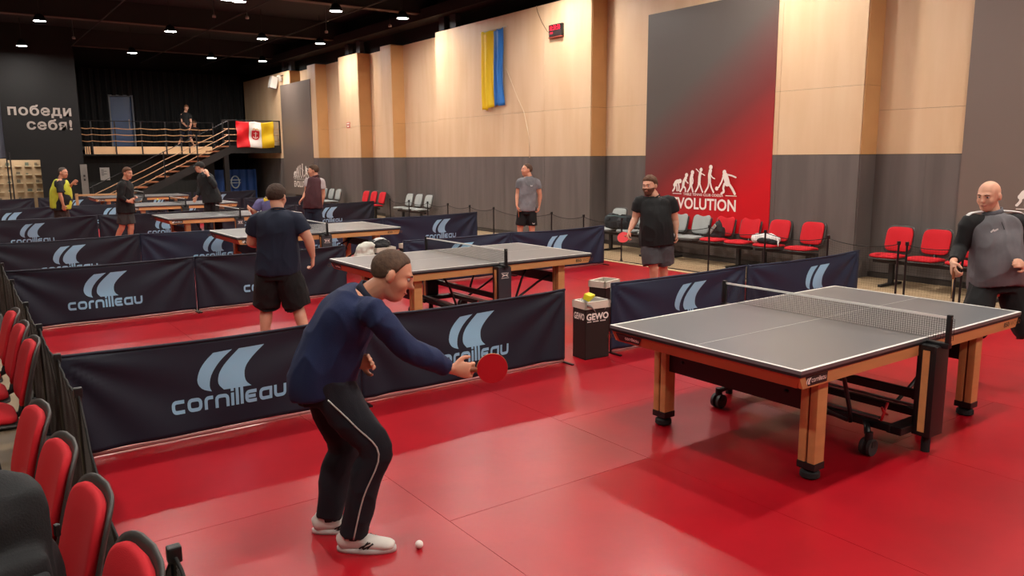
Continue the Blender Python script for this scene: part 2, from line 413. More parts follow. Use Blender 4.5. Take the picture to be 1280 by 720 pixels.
for x in px_[:-1]+[4.05]: MB().bb((x-.02, 30.15, 2.1), (x+.02, 30.19, 3.36)).build('rail_post', M_black, gal, world=True)
for z in (3.09, 2.86, 2.62):
    pts = []
    for a, b in zip([-.7]+px_, px_):
        for k in range(6): u = k/6; pts.append((a+(b-a)*u, 30.14, z-.03*math.sin(PI*u)))
    pts.append((px_[-1], 30.14, z)); MB().tube(pts, .016, 6).build('hand_rope', M_alu, gal, world=True)
    MB().tube([(4.08, 28.97, z), (4.5, 28.97, z), (6.35, 28.97, z)], .016, 6).build('hand_rope', M_alu, gal, world=True)
MB().tube([(-.7, 30.17, 3.36), (4.05, 30.17, 3.36)], .014, 6).build('top_rail', M_black, gal, world=True)
MB().tube([(4.1, 28.97, 3.42), (6.38, 28.97, 3.42)], .022, 6).build('top_rail', M_black, gal, world=True)
for x in (4.1, 5.3, 6.38): MB().bb((x-.025, 28.95, 2.3), (x+.025, 29.0, 3.44)).build('rail_post', M_black, gal, world=True)
MB().bb((4.08, 28.98, 0), (4.26, 29.16, 2.2)).build('column', M_black, gal, world=True)
MB().bb((-.9, 30.9, 0), (4.2, 31.0, 2.2)).build('under_wall', mat('under_wall', '1d1c1c', .8, hex2='171616', vscale=4, stretch=(6, 1, .2)), gal, world=True)
st = thing('staircase', 'black steel staircase with wooden treads climbing right to the gallery', 'stairs', (1, 28.6, 0))
x0s, z0s, x1s, z1s = -.84, 0, 4.1, DK; sl = (z1s-z0s)/(x1s-x0s)
ang = math.atan2(z1s-z0s, x1s-x0s)
R_ = Matrix.Rotation(-ang, 3, 'Y')
for yy in (28.25, 28.97):
    MB().box(((x0s+x1s)/2+.1, yy, (z0s+z1s)/2-.12), (math.hypot(x1s-x0s, z1s)-.2, .05, .26), R_).build('stringer', mat('stringer_grey', '1f1c1b', .6), st, world=True)
for i in range(13):
    x = x0s+(x1s-x0s)*(i+1)/13; z = z0s+(z1s-z0s)*(i+1)/13
    MB().bb((x-.33, 28.28, z-.05), (x+.02, 28.95, z)).build('tread', mat('tread_wood', 'b5744c', .5), st, world=True)
for h in (.66, .43, .2):
    pts = []
    for k in range(25):
        u = k/24; x = x0s+(x1s-x0s)*u; pts.append((x, 28.22, z0s+sl*(x-x0s)+h-.02*abs(math.sin(PI*u*4))))
    MB().tube(pts, .016, 6).build('hand_rope', M_alu, st, world=True)
MB().tube([(x0s, 28.22, .95), (x1s, 28.22, z1s+.95)], .014, 6).build('top_rail', M_black, st, world=True)
for i in range(5):
    x = x0s+.1+(x1s-x0s-.1)*i/4; z = sl*(x-x0s); MB().bb((x-.02, 28.2, max(0, z-.1)), (x+.02, 28.24, z+.97)).build('rail_post', M_black, st, world=True)
# odds and ends under the gallery
tag(MB().bb((-.09, 30.87, 1.14), (.24, 30.9, 1.62)).build('notice_sheet', mat('paper', 'd8d6d4', .6)), 'white notice sheet taped to the dark wall under the gallery', 'notice')
nt_ = bpy.data.objects['notice_sheet']
for k in range(5): MB().bb((-.05, 30.862, 1.52-k*.05), (.04+.1*(k % 2), 30.868, 1.54-k*.05)).build('print', mat('ink', '55555a', .7), nt_)
gp = thing('socket_board', 'grey upright board with two sockets left of the notice', 'board', (-.9, 28.95, 0))
MB().bb((-1.0, 28.95, 0), (-.78, 28.985, 1.76)).build('board', mat('board_grey', '7b7873', .7, var=.15, vscale=5), gp, world=True)
for z in (1.18, 1.32): MB().bb((-.92, 28.93, z), (-.86, 28.95, z+.07)).build('socket', M_black, gp, world=True)
bn = thing('blue_banner', 'blue cloth screen with a pale round emblem below the gallery landing', 'banner', (5, 31, 0))
m_bl = mat('blue_cloth', '123a78', .7)
MB().grid(60, 3, lambda u, v: (4.0+1.95*u, 30.95+.03*math.sin(u*40), .05+1.42*v)).build('cloth', m_bl, bn, world=True, solid=.01)
MB().tube([(5.02+.17*math.cos(a), 30.88, .95+.25*math.sin(a)) for a in [PI*2*k/20 for k in range(20)]], .025, 6, True).build('emblem', mat('emblem_pale', '9aa4a8', .6), bn, world=True)
for z in (.9, 1.02): MB().bb((4.8, 30.87, z), (5.24, 30.89, z+.03)).build('emblem', mat('emblem_pale', '9aa4a8', .6), bn, world=True)
bt = thing('wooden_bench', 'low pale wooden bar behind the man in the yellow vest', 'bench', (-1.0, 26.0, 0))
tag(bt, 'low pale wooden bar on short posts behind the man in the yellow vest', 'bench')
MB().bevbox((-.95, 26, .78), (1.3, .06, .06), .01).build('bar', mat('pale_wood', 'c49a6c', .5), bt, world=True)
for x in (-1.55, -.35): MB().bb((x-.04, 25.97, 0), (x+.04, 26.03, .84)).build('post', mat('pale_wood', 'c49a6c', .5), bt, world=True)
# light wooden strip along the mat edge
tag(MB().bb((4.83, -9, 0), (4.93, 28.0, .012)).build('trim_2', mat('strip_wood', 'd0b48c', .5)), kind='structure')
tag(MB().bb((-4.70, -9, 0), (-4.602, 28.0, .010)).build('trim_3', mat('strip_dark', '2c2420', .6)), kind='structure')

# ================================================================ BARRIERS
def barrier(x0, x1, y0, y1, lx, label, seed, m, row, H=.7, s=1.0):
    L = math.hypot(x1-x0, y1-y0); a = math.atan2(y1-y0, x1-x0)
    t = thing('barrier', label, 'barrier', (x0, y0, .007), a, row)
    rnd = random.Random(seed); ph = [rnd.uniform(0, 6) for _ in range(6)]
    def off(u, v):
        d = 0
        for cx, k in ((0, 0), (1, 1)):
            q = math.atan2(1.02-v, abs(u-cx)*L/H+.05); e = math.exp(-1.2*abs(u-cx)*L)
            d += .016*math.sin(q*13+ph[k])*e
        d += .007*math.sin(3*PI*u+ph[2]+1.5*v)+.005*math.sin(9*u*L/2+ph[3]-4*v)
        return d*min(1, u*L*18, (1-u)*L*18)
    sag = .012+.012*rnd.random()
    def srf(x, z, o=0):
        u = min(1, max(0, x/L)); v = z/H
        return (x, off(u, v)-o, z-(sag*math.sin(PI*u)*v*v))
    MB().grid(70, 22, lambda u, v: srf(u*L, .035+(H-.035)*v)).build('cloth', m, t, True, solid=.004)
    MB().tube([srf(L*k/24, H) for k in range(25)], .011, 7).build('top_hem', m, t, True)
    MB().tube([(0.02, 0, .018), (L-.02, 0, .018)], .012, 8).build('base_rail', mat('base_rail', '9c5a58', .5), t, True)
    for x in (.012, L-.012):
        MB().tube([(x, .012, .0), (x, .012, H)], .011, 7).build('post', M_blackm, t, True)
        MB().bb((x-.012, -.14, .0), (x+.012, .14, .014)).build('foot', M_blackm, t)
    c = lx-x0
    if lx is not None:
        w_ = .80*s
        for vf, ox, oz, sc in ((WORD, c-w_/2, .185, w_), (SAIL, c-w_*.28, .315, w_*.60)):
            vf = subdiv(vf, .06 if vf is SAIL else .05)
            pv = []
            for x, y in vf[0]:
                X = ox+x*sc; Z = oz+(y*sc*.82 if sc != w_ else y*sc*1.25)
                pv.append(srf(X, Z, .0045))
            MB().add(pv, vf[1]).build('logo_print', M_logo, t, True)
    return t
rows = [
 ('foremost barrier row', [(-4.60, -2.535, 2.37, 2.37, -3.54, 'navy barrier at the front left, end nearest the red chairs'), (-2.53, -.45, 2.37, 2.37, -1.50, 'navy barrier between the bending man and the near bin'), (.12, 2.165, 2.35, 2.35, 1.24, 'navy barrier directly behind the big near table, left one of two'), (2.17, 4.42, 2.33, 2.33, 3.5, 'navy barrier behind the far end of the near table, right one of two')]),
 ('second barrier row', [(-4.62, -2.585, 7.12, 7.14, -3.62, 'navy barrier in the second row, far left behind the red chairs'), (-2.58, -.52, 7.14, 7.16, -1.58, 'navy barrier in the second row behind the man seen from behind'), (.4, 2.375, 7.16, 7.18, 1.4, 'navy barrier behind the second table, half hidden by its top'), (2.38, 4.45, 7.18, 7.2, 3.35, 'navy barrier at the right end of the second row')]),
 ('third barrier row', [(-4.75, -2.505, 10.72, 10.93, -3.56, 'navy barrier in the third row, leftmost'), (-2.5, -.3, 10.94, 11.15, -1.25, 'navy barrier in the third row left of the man seen from behind'), (0., 2.17, 11.15, 11.35, 1.0, 'navy barrier behind the third table'), (2.175, 4.62, 11.38, 11.6, 3.62, 'navy barrier right of the third table, with full lettering in view')]),
 ('fourth barrier row', [(-4.75, -2.35, 16.0, 16.35, -3.62, 'navy barrier in the fourth row in front of the yellow-vested man'), (-2.32, -.1, 16.4, 16.65, -.9, 'navy barrier in the fourth row behind the man in dark shorts'), (.1, 2.4, 16.7, 17.0, 1.2, 'navy barrier in the fourth row behind the black-clad man with a cap'), (2.45, 4.85, 17.0, 17.3, 3.42, 'navy barrier at the right end of the fourth row beside the red wall chairs')]),
 ('fifth barrier row', [(-4.9, -2.6, 20.5, 20.9, -3.7, 'navy barrier in the fifth row, leftmost'), (-2.5, -.2, 21.0, 21.3, -1.3, 'navy barrier in the fifth row right of the yellow-vested man'), (.1, 2.4, 21.3, 21.6, .9, 'navy barrier in the fifth row behind the fifth table'), (2.5, 4.85, 21.6, 22.0, 3.6, 'navy barrier in the fifth row near the far grey chairs')]),
 ('sixth barrier row', [(-5.2, -2.7, 26.2, 26.6, -4.0, 'navy barrier in the last row, leftmost under the display board'), (-2.6, -.3, 26.6, 26.9, -1.5, 'navy barrier in the last row behind the sixth table end'), (0, 2.3, 27.0, 27.2, 1.2, 'navy barrier in the last row in front of the stairs'), (2.4, 4.8, 27.2, 27.6, 3.4, 'navy barrier in the last row in front of the blue banner')]),
]
sd = 1
for rn, ps in rows:
    for (a, b, ya, yb, lx, lb) in ps:
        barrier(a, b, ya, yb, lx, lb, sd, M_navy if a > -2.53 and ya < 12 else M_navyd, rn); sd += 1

# ================================================================ TABLES
def strip_mesh(mb, a, b, z, t=.0006): mb.bb((a[0], a[1], z), (b[0], b[1], z+t))
LBL = {}
def make_table():
    t = thing('ping_pong_table', '', 'table')
    for s in (-1, 1):
        x0, x1 = (s*.006, s*1.37)
        a, b = min(x0, x1), max(x0, x1)
        tp = MB().bevbox(((a+b)/2, 0, .749), (b-a, 1.525, .022), .002).build('table_top', M_top, t)
        mb = MB(); z = .7602
        e = .02
        strip_mesh(mb, (a, -.7625), (b, -.7625+e), z); strip_mesh(mb, (a, .7625-e), (b, .7625), z)
        strip_mesh(mb, ((b-e) if s > 0 else a, -.7625+e), (b if s > 0 else a+e, .7625-e), z); strip_mesh(mb, (a, -.0015), (b, .0015), z)
        mb.build('boundary_line', M_white, tp)
        # black edge band below the top, then the wooden apron with slanted ends
        MB().bb((a, -.76, .722), (b, .76, .738)).build('edge_band', M_black, t)
        for sy in (-1, 1):
            mb = MB(); y = sy*.748
            xo0, xo1 = s*.01, s*1.362; xi1 = s*1.325
            v = []
            for yy in (y, y-sy*.025):
                v += [(xo0, yy, .722), (xo1, yy, .722), (xi1, yy-sy*.012*0, .648), (xo0, yy, .648)]
            mb.add(v, [(0, 1, 2, 3), (4, 7, 6, 5), (0, 4, 5, 1), (1, 5, 6, 2), (2, 6, 7, 3), (3, 7, 4, 0)])
            mb.build('apron', M_frame, t)
            # black name plate on the near half, printed model on the far half
            xm = s*1.2
            if s*sy > 0:
                MB().add([(xm-.105, sy*.7492, .715), (xm+.105, sy*.7492, .715), (xm+.10, sy*.7492, .658), (xm-.08, sy*.7492, .658)], [(0, 1, 2, 3)]).build('name_plate', M_black, t, solid=.002)
                sg = -sy
                q1 = flat(WORD, lambda x, y2: (xm+sg*(-.05+x*.14), sy*.7512, .676+y2*.20))
                q1.build('name_print', M_cream, t)
                flat(SAIL, lambda x, y2: (xm+sg*(-.10+x*.05), sy*.7512, .668+y2*.05)).build('name_print', M_cream, t)
            else:
                sg = -sy
                vf = text('850', .05, 1.2, .001); flat(vf, lambda x, y2: (xm-sg*.03+sg*x, sy*.7492, .668+y2)).build('name_print', M_black, t)
                vf = text('WOOD', .05, 1.1, -.0005); flat(vf, lambda x, y2: (xm-sg*(-.12)+sg*x*.9, sy*.7492, .668+y2)).build('name_print', mat('brown_print', '7c4a22', .6), t)
        # end apron
        mb = MB(); xx = s*1.35
        v = []
        for dx in (0, -s*.025):
            v += [(s*1.362+dx, -.748, .722), (s*1.362+dx, .748, .722), (s*1.335+dx, .715, .648), (s*1.335+dx, -.715, .648)]
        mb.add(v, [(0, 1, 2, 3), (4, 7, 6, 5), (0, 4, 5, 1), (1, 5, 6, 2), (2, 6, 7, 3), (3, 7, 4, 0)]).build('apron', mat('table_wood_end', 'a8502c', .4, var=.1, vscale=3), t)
        MB().add([(s*1.357+s*.004, -s*.50, .712), (s*1.357+s*.004, -s*.70+0, .712), (s*1.345+s*.004, -s*.68, .662), (s*1.345+s*.004, -s*.47, .662)], [(0, 1, 2, 3)]).build('name_plate', M_black, t, solid=.002) if False else None
        ysgn = 1 if s < 0 else -1
        def endp(x, z, o=.004): return (s*(1.335+(z-.648)/.074*.027)+s*o, x, z)
        MB().add([endp(ysgn*.71, .712), endp(ysgn*.46, .712), endp(ysgn*.50, .66), endp(ysgn*.69, .66)], [(0, 1, 2, 3)]).build('name_plate', M_black, t, solid=.002)
        flat(WORD, lambda x, y2: endp(ysgn*(.625-x*.13), .676+y2*.18, .0062)).build('name_print', M_cream, t)
        # legs
        for sy in (-1, 1):
            lx, ly = s*.98, sy*.6
            lg = MB().bevbox((lx, ly-.032, .37), (.1, .05, .56), .006).bevbox((lx, ly+.032, .37), (.1, .05, .56), .006).build('leg', M_frame, t, 'auto')
            MB().bb((lx-.04, ly-.01, .1), (lx+.04, ly+.01, .65)).build('groove', mat('groove_brown', '6a2f1c', .6), lg)
            MB().bevbox((lx, ly, .085), (.106, .122, .045), .005).build('collar', M_black, lg)
            MB().lathe((lx, ly, .0), [(.045, 0), (.06, .012), (.058, .04), (.035, .058), (.02, .065)], 18).build('foot', M_rubber, lg, 'auto')
        MB().bb((s*.965, -.56, .41), (s*.995, .56, .53)).build('cross_board', M_black, t)
        for sy in (-1, 1):
            MB().bb((s*.1, sy*.3-.015, .665), (s*1.3, sy*.3+.015, .72)).build('under_rail', M_black, t)
            # curved folding strut from the end frame to the undercarriage
            MB().tube([(s*1.0, sy*.42, .5), (s*.8, sy*.42, .42), (s*.5, sy*.42, .26), (s*.3, sy*.42, .17)], .014, 8).build('strut', M_black, t, True)
            MB().tube([(s*.62, sy*.5, .69), (s*.5, sy*.5, .5), (s*.42, sy*.5, .3), (s*.40, sy*.5, .2)], .014, 8).build('strut', M_black, t, True)
        MB().bevbox((s*.22, 0, .17), (.05, 1.36, .05), .006).build('base_rail', M_black, t)
        MB().bevbox((s*.22, 0, .215), (.03, 1.2, .016), .003).build('base_strip', M_grey, t)
        for sy in (-1, 1):
            MB().tube([(s*.22, sy*.5, .17), (s*.3, sy*.56, .165), (s*.36, sy*.6, .14)], .02, 8).build('caster_arm', M_black, t, True)
            cs = MB().cyl((s*.36, sy*.61, .125), .026, .06, 12).bb((s*.36-.022, sy*.61-.04, .06), (s*.36+.022, sy*.61+.0, .1)).build('caster', M_black, t, 'auto')
            MB().cyl((s*.36, sy*.61-.025, .055), .055, .022, 20, 'Y').cyl((s*.36, sy*.61+.025, .055), .055, .022, 20, 'Y').build('wheel', mat('wheel_grey', '3a3838', .5), cs, 'auto')
    for sy in (-1, 1):
        y = sy*.80
        po = MB().bevbox((0, y, .42), (.165, .12, .6), .006).build('center_post', M_black, t, 'auto')
        for sx_ in (-1, 1): MB().bb((sx_*.083, y-.022, .15), (sx_*.087, y+.022, .69)).build('wood_inlay', M_frame, po)
        MB().cyl((0, y, .06), .028, .12, 12).build('post_foot', M_rubber, po, 'auto')
        MB().bevbox((0, sy*.77, .70), (.17, .16, .05), .006).build('bracket', M_black, t)
        MB().bevbox((0, sy*.70, .16), (.46, .1, .05), .006).build('base_rail', M_black, t)
    MB().bevbox((.05, 0, .35), (.04, 1.4, .06), .005).build('base_rail', M_black, t)
    MB().tube([(-.28, -.64, .31), (-.25, -.64, .27), (-.21, -.64, .25)], .009, 6).tube([(-.21, -.64, .33), (-.25, -.64, .27), (-.28, -.64, .22)], .009, 6).build('lock_lever', mat('red_plastic', 'b01018', .4), t, True)
    # net
    nt_ = MB()
    H0, H1 = .765, .902; ny = 118; nz = 10
    for i in range(ny+1):
        yy = -.915+.0+1.83*i/ny; nt_.bb((-.0006, yy-.0009, H0), (.0006, yy+.0009, H1))
    for j in range(nz+1):
        z = H0+(H1-H0)*j/nz; nt_.bb((-.0006, -.915, z-.0007), (.0006, .915, z+.0007))
    net = nt_.build('net', M_net, t)
    MB().bb((-.004, -.9, .898), (.004, .9, .9125)).build('net_tape', M_white, net)
    for sy in (-1, 1):
        MB().bevbox((0, sy*.885, .82), (.03, .03, .21), .005).bevbox((0, sy*.83, .725), (.05, .14, .035), .005).build('net_post', M_black, net, 'auto')
    return t
tb = make_table()
spots = [(-.0, 0), (-.1, 4.70), (-.2, 9.45), (-.15, 14.1), (0, 19.2), (.05, 24.6)]
tl = ['big near ping-pong table with grey top and wooden frame, in the foreground right', 'second ping-pong table, post marked 13, behind the bending man', 'third ping-pong table, just beyond the man seen from behind', 'fourth ping-pong table, in front of the man in a cap', 'fifth ping-pong table, right of the man in dark shorts', 'sixth and farthest ping-pong table, below the stairs']
for i, (x, y) in enumerate(spots):
    t = tb if i == 0 else copy_tree(tb)
    t.location = (x, y, .007); tag(t, tl[i], 'table', 'ping-pong tables in a column of courts')
    if i in (1, 2, 3):
        pl = MB().bb((-.084, -.866, .14), (.084, -.86, .71)).build('number_plate', mat('plate_grey', '3a3a40', .4), t)
        MB().bb((-.06, -.869, .60), (.06, -.867, .655)).build('number_plate', mat('plate_dark_mark', '4a4444', .4), pl) if False else None
        for k, (a, b) in enumerate([((-.05, .655), (.05, .65)), ((-.05, .60), (.05, .595))]):
            MB().bb((a[0], -.868, b[1]), (b[0], -.866, a[1])).build('number_print', M_cream, pl)
        flat(text('><', .06, 1.2, .002), lambda a, b: (a, -.868, .606+b)).build('number_print', M_cream, pl)
        if i == 1: flat(text('13', .15, 1.25, .006), lambda a, b: (a, -.868, .245+b)).build('number_print', M_cream, pl)

# ================================================================ BINS
def bin_(x, y, rz, label, s=1, stuff=None, texts=True, name='waste_bin'):
    t = thing(name, label, 'bin', (x, y, 0.007), rz, 'black bins with pale rims at the barrier gaps')
    w_, d_, h = .285*s, .2*s, .56
    mb = MB(); th = .006
    for a, b in (((-w_/2, -d_/2, 0), (w_/2, -d_/2+th, h-.06)), ((-w_/2, d_/2-th, 0), (w_/2, d_/2, h-.06)), ((-w_/2, -d_/2, 0), (-w_/2+th, d_/2, h-.06)), ((w_/2-th, -d_/2, 0), (w_/2, d_/2, h-.06)), ((-w_/2, -d_/2, 0), (w_/2, d_/2, .01))): mb.bb(a, b)
    mb.build('body', mat('bin_black', '1e1816', .55), t)
    mb = MB(); o = .008
    for a, b in (((-w_/2-o, -d_/2-o, h-.07), (w_/2+o, -d_/2+th+.01, h)), ((-w_/2-o, d_/2-th-.01, h-.07), (w_/2+o, d_/2+o, h)), ((-w_/2-o, -d_/2-o, h-.07), (-w_/2+th+.01, d_/2+o, h)), ((w_/2-th-.01, -d_/2-o, h-.07), (w_/2+o, d_/2+o, h))): mb.bb(a, b)
    mb.build('rim', M_offw, t)
    if texts:
        vf = text('GEWO', .086, 1.0, .003)
        flat(vf, lambda a, b: (a, -d_/2-.002, .385+b)).build('lettering', M_cream, t)
        flat(vf, lambda a, b: (-w_/2-.002, -a*.62, .385+b)).build('lettering', M_cream, t)
        for k in range(14): MB().bb((-.12+k*.017, -d_/2-.002, .362), (-.109+k*.017, -d_/2, .372)).build('lettering', M_cream, t) if k % 5 != 3 else None
    return t
b1 = bin_(-.095, 2.40, -.07, 'near black bin with a torn grey bag and yellow scrap in it')
bg = MB().grid(18, 8, lambda u, v: ((-.15+.3*u), (-.122-.012*math.sin(u*9))+.17*v**1.6, .572+.02*math.sin(u*7+v*5)-.13*(1-v)**2*(.35+.65*math.sin(u*3.1+.2)**2))).build('bin_bag', mat('bag_grey', '7d7873', .35, bump=.6, bscale=40), None, True, solid=.003)
tag(bg, 'crumpled grey bin bag hanging over the rim of the near bin', 'bag'); bg.location = (-.085, 2.42, 0)
yp = MB().bevbox((-.1, 2.43, .585), (.11, .07, .07), .006, Matrix.Rotation(.4, 3, 'Z') @ Matrix.Rotation(.3, 3, 'X')).build('carton', mat('yellow_carton', 'e8d820', .5)); tag(yp, 'small yellow carton sticking out of the near bin', 'carton')
bin_(.85, 3.25, .3, 'second black bin standing just behind the near barrier gap', 1.05, texts=False)
b3 = bin_(.36, 7.8, .05, 'black bin heaped with dark and pale cloth in the second barrier gap', 1.2, texts=False)
b4 = bin_(.98, 7.95, .05, 'open empty black bin right of the heaped one, second barrier gap', 1.2, texts=False)

# ================================================================ FENCES
def fence_net(a, b, h, sag, nm, label, cell=.02, rad=.0011, group=None, kind=None):
    a = Vector(a); b = Vector(b); d = b-a; L = d.length; ux = d/L; n = Vector((-ux.y, ux.x, 0)); mb = MB()
    t = thing(nm, label, 'net fence', a, 0, group)
    def P(u, v): 
        H = h-sag*math.sin(PI*u)**.8 if 0 < u < 1 else h
        bil = .03*math.sin(PI*u)*math.sin(PI*v)+.003*math.sin(u*31)*v
        return a+d*u+Vector((0, 0, 0.01+(H-.01)*v))+n*bil
    nu = int(L/cell); nv = int(h/cell)
    def thread(pts):
        base = len(mb.v)
        for k, p in enumerate(pts):
            q = pts[min(k+1, len(pts)-1)]-pts[max(k-1, 0)]; q.normalize(); e = q.cross(n).normalized()
            for c in range(3):
                w_ = 2*PI*c/3; mb.v.append(tuple(p-a+(n*math.cos(w_)+e*math.sin(w_))*rad))
        for k in range(len(pts)-1):
            for c in range(3): mb.f.append((base+3*k+c, base+3*k+(c+1) % 3, base+3*k+3+(c+1) % 3, base+3*k+3+c))
    for i in range(nu+1): thread([P(i/nu, j/4) for j in range(5)])
    for j in range(nv+1): thread([P(i/10, j/nv) for i in range(11)])
    me = mb.mesh('net', M_fence); o = bpy.data.objects.new('net', me); C.objects.link(o); o.parent = t
    MB().tube([P(i/14, 1)-a for i in range(15)], .006, 6).build('top_cord', M_net, t, True)
    return t
def fpost(x, y, label, group):
    t = thing('fence_post', label, 'post', (x, y, 0), 0, group)
    MB().cyl((0, 0, .4), .014, .8, 10).build('pole', M_blackm, t, 'auto')
    MB().bevbox((0, 0, .785), (.04, .035, .05), .006).build('clip', M_black, t)
    MB().lathe((0, 0, .007), [(.033, 0), (.033, .008), (.02, .018), (.018, .05)], 14).build('foot', M_black, t, 'auto')
RX = 5.0
ry = [16.6, 15.5, 14.5, 13.5, 12.5, 11.5, 9.4, 8.4, 7.33, 5.28, 4.2, 3.15, 2.13]
ry2 = [2.02, 1.39, 1.32, .2, -.9]
nb = 'thin black fence posts along the right edge of the courts'
lr = ['farthest, by the first red wall chairs', 'in front of the far red wall chairs', 'left of the three far grey chairs', 'in front of the three far grey chairs', 'right of the far grey chairs', 'left of the laughing man in grey', 'right of the laughing man in grey', 'at the end of the second barrier row', 'beside the bearded man and his red bat', 'in front of the grey chairs under the poster', 'in front of the red chair with a white bag', 'beside the last red chair before the pillar', 'left one of a close pair by the red chairs']
for y, s in zip(ry, lr): fpost(RX, y, 'thin black fence post '+s, nb)
for y, s in zip(ry2, ['right one of a close pair by the red chairs', 'at the bald man\'s hand, farther', 'at the bald man\'s hand, nearer', 'hidden behind the bald man', 'off to the right of the bald man']): fpost(RX, y, 'thin black fence post '+s, nb)
for k, (a, b) in enumerate(zip(ry, ry[1:])):
    fence_net((RX, a, 0), (RX, b, 0), .77, .07+.04*(abs(a-b)/1.05-1), 'fence_net', 'sagging black net from the post '+lr[k], .035, .0009, 'sagging nets along the right edge')
for a, b in ((2.02, 1.39), (1.32, .2), (.2, -.9)):
    fence_net((RX, a, 0), (RX, b, 0), .77, .03, 'fence_net', 'fine black net by the bald man, starting %s' % ('at the close pair of posts' if a > 2 else 'at his hand' if a > .5 else 'behind his hip'), .035, .0009, 'sagging nets along the right edge')
LX = -4.62
ly = [8.6, 7.1, 5.6, 4.1, 3.05, 2.0, 1.14, -.87, -1.9]
ll = ['farthest in view', 'at the second barrier row', 'above the far red chairs', 'behind the far red chairs', 'just beyond the front barrier', 'just this side of the front barrier end', 'between the front barrier and the near chairs', 'beside the nearest red chair', 'past the nearest chairs']
for y, s in zip(ly, ll): fpost(LX, y, 'thin black post of the left net fence, '+s, 'thin black fence posts along the left edge')
for k, (a, b) in enumerate(zip(ly, ly[1:])):
    fence_net((LX, a, 0), (LX, b, 0), .78, .05 if abs(a-b) < 1.9 else .42, 'fence_net', 'dark brown net starting at the post '+ll[k], .013, .0021, 'dark nets along the left edge')
tag(MB().tube([(4.98, 9.5+.0, .012), (4.95, 7.3, .012), (5.05, 5.0, .012), (4.98, 2.6, .012)], .009, 6).build('floor_cable', M_black, None, True), 'black cable lying along the right mat edge', 'cable')

# ================================================================ CHAIRS
def pad(mb, w_, h, th, r, xf, crown=.01):
    n = 40; out = []
    for k in range(n):
        a = 2*PI*k/n; ca, sa = math.cos(a), math.sin(a); e = 2/4.5
        out.append((math.copysign(abs(ca)**e, ca)*w_/2, math.copysign(abs(sa)**e, sa)*h/2))
    lv = [(0, 0), (.93, 0), (1, th*.3), (1, th*.75), (.93, th), (.6, th+crown*.7), (.25, th+crown), (0, th+crown)]
    base = len(mb.v); idx = []
    for s, z in lv:
        if s == 0: mb.v.append(tuple(xf(0, 0, z))); idx.append([len(mb.v)-1]*n)
        else:
            st_ = len(mb.v); mb.v += [tuple(xf(x*s, y*s, z)) for x, y in out]; idx.append(list(range(st_, st_+n)))
    for a, b in zip(idx, idx[1:]):
        for k in range(n):
            q = [a[k], a[(k+1) % n], b[(k+1) % n], b[k]]; q = [v for i, v in enumerate(q) if v not in q[:i]]
            if len(q) > 2: mb.f.append(tuple(q))
_cm = {}
def seat_meshes():
    if _cm: return _cm
    def sx(x, y, z): return (x, y-.0, .43-.03*(y/.22)**2*(1 if y < 0 else .3)+z)
    def bx(x, y, z):   # back: leaning shell, curved around the sitter
        return (x, -.235-.10*(y+.2)/.4-.03+z+.10*(x/.23)**2*.45, .66+y)
    m = MB(); pad(m, .44, .43, .04, .1, sx, .012); _cm['cushion'] = m
    m = MB(); pad(m, .46, .45, .018, .1, lambda x, y, z: sx(x, y, z-.02), 0); _cm['seat'] = m
    m = MB(); pad(m, .40, .36, .035, .1, lambda x, y, z: bx(x, y+.01, z), .008); _cm['bcush'] = m
    m = MB(); pad(m, .455, .42, .018, .1, lambda x, y, z: bx(x, y, z-.018), 0); _cm['back'] = m
    m = MB(); 
    m.tube([(0, .02, .40), (0, -.16, .39), (0, -.24, .42), (0, -.275, .54)], .02, 8)
    _cm['arm'] = m
    return _cm
def bench(cx, cy, rz, cols, pitch, label, group, legs=None):
    t = thing('beam_seat', label, 'chairs', (cx, cy, 0), rz, group); n = len(cols); sm = seat_meshes()
    W_ = n*pitch
    MB().bevbox((0, -.03, .35), (W_-.08, .07, .05), .006).build('beam', M_blackm, t)
    for s in (-1, 1):
        x = s*(W_/2-.32) if n > 2 else s*(W_/2-.2)
        lg = MB().bevbox((x, -.04, .18), (.07, .06, .32), .006).build('leg', M_blackm, t)
        MB().bevbox((x, -.02, .02), (.06, .58, .035), .008).build('foot', M_blackm, lg)
    key = ('seat', 'cushion', 'back', 'bcush', 'arm')
    for i, c in enumerate(cols):
        x = (i-(n-1)/2)*pitch; cm = M_red if c == 'r' else M_greyu
        if (c, 'mesh') not in _cm:
            _cm[(c, 'mesh')] = [sm['seat'].mesh('seat', mat('shell_plastic', '3a3634', .5), True), sm['cushion'].mesh('cushion', cm, True), sm['back'].mesh('backrest', mat('shell_plastic', '3a3634', .5), True), sm['bcush'].mesh('cushion', cm, True), sm['arm'].mesh('arm', M_blackm, True)]
        ms = _cm[(c, 'mesh')]
        so = inst('seat', ms[0], t, (x, 0, 0)); inst('cushion', ms[1], so)
        bo = inst('backrest', ms[2], t, (x, 0, 0)); inst('cushion', ms[3], bo); inst('bracket', ms[4], t, (x, 0, 0))
    return t
BK = PI/2
def wall_bench(ys, cols, label, group='beam seats along the right wall', bx=6.33):
    c = sum(ys)/len(ys); p = abs(ys[0]-ys[-1])/(len(ys)-1)
    return bench(bx-.27, c, BK, cols, p, label, group)     # ys ascending = local +x
wall_bench([7.62, 8.22, 8.82], 'ggg', 'row of grey seats with a backpack on the end, left of the bearded man')
wall_bench([5.5, 6.05, 6.6, 7.15], 'rrgg', 'row of two red and two grey seats below the red poster')
wall_bench([4.28, 4.9], 'rr', 'pair of red seats with a white bag, right of the red poster')
wall_bench([1.28, 1.83, 2.38, 2.93], 'rrrr', 'row of red seats behind the bald man', bx=6.5)
wall_bench([19.5, 20.1, 20.7], 'rrr', 'three small red seats far along the wall', bx=6.2)
wall_bench([16.75, 17.3, 17.9], 'ggg', 'three grey seats left of the laughing man in grey', bx=6.3)
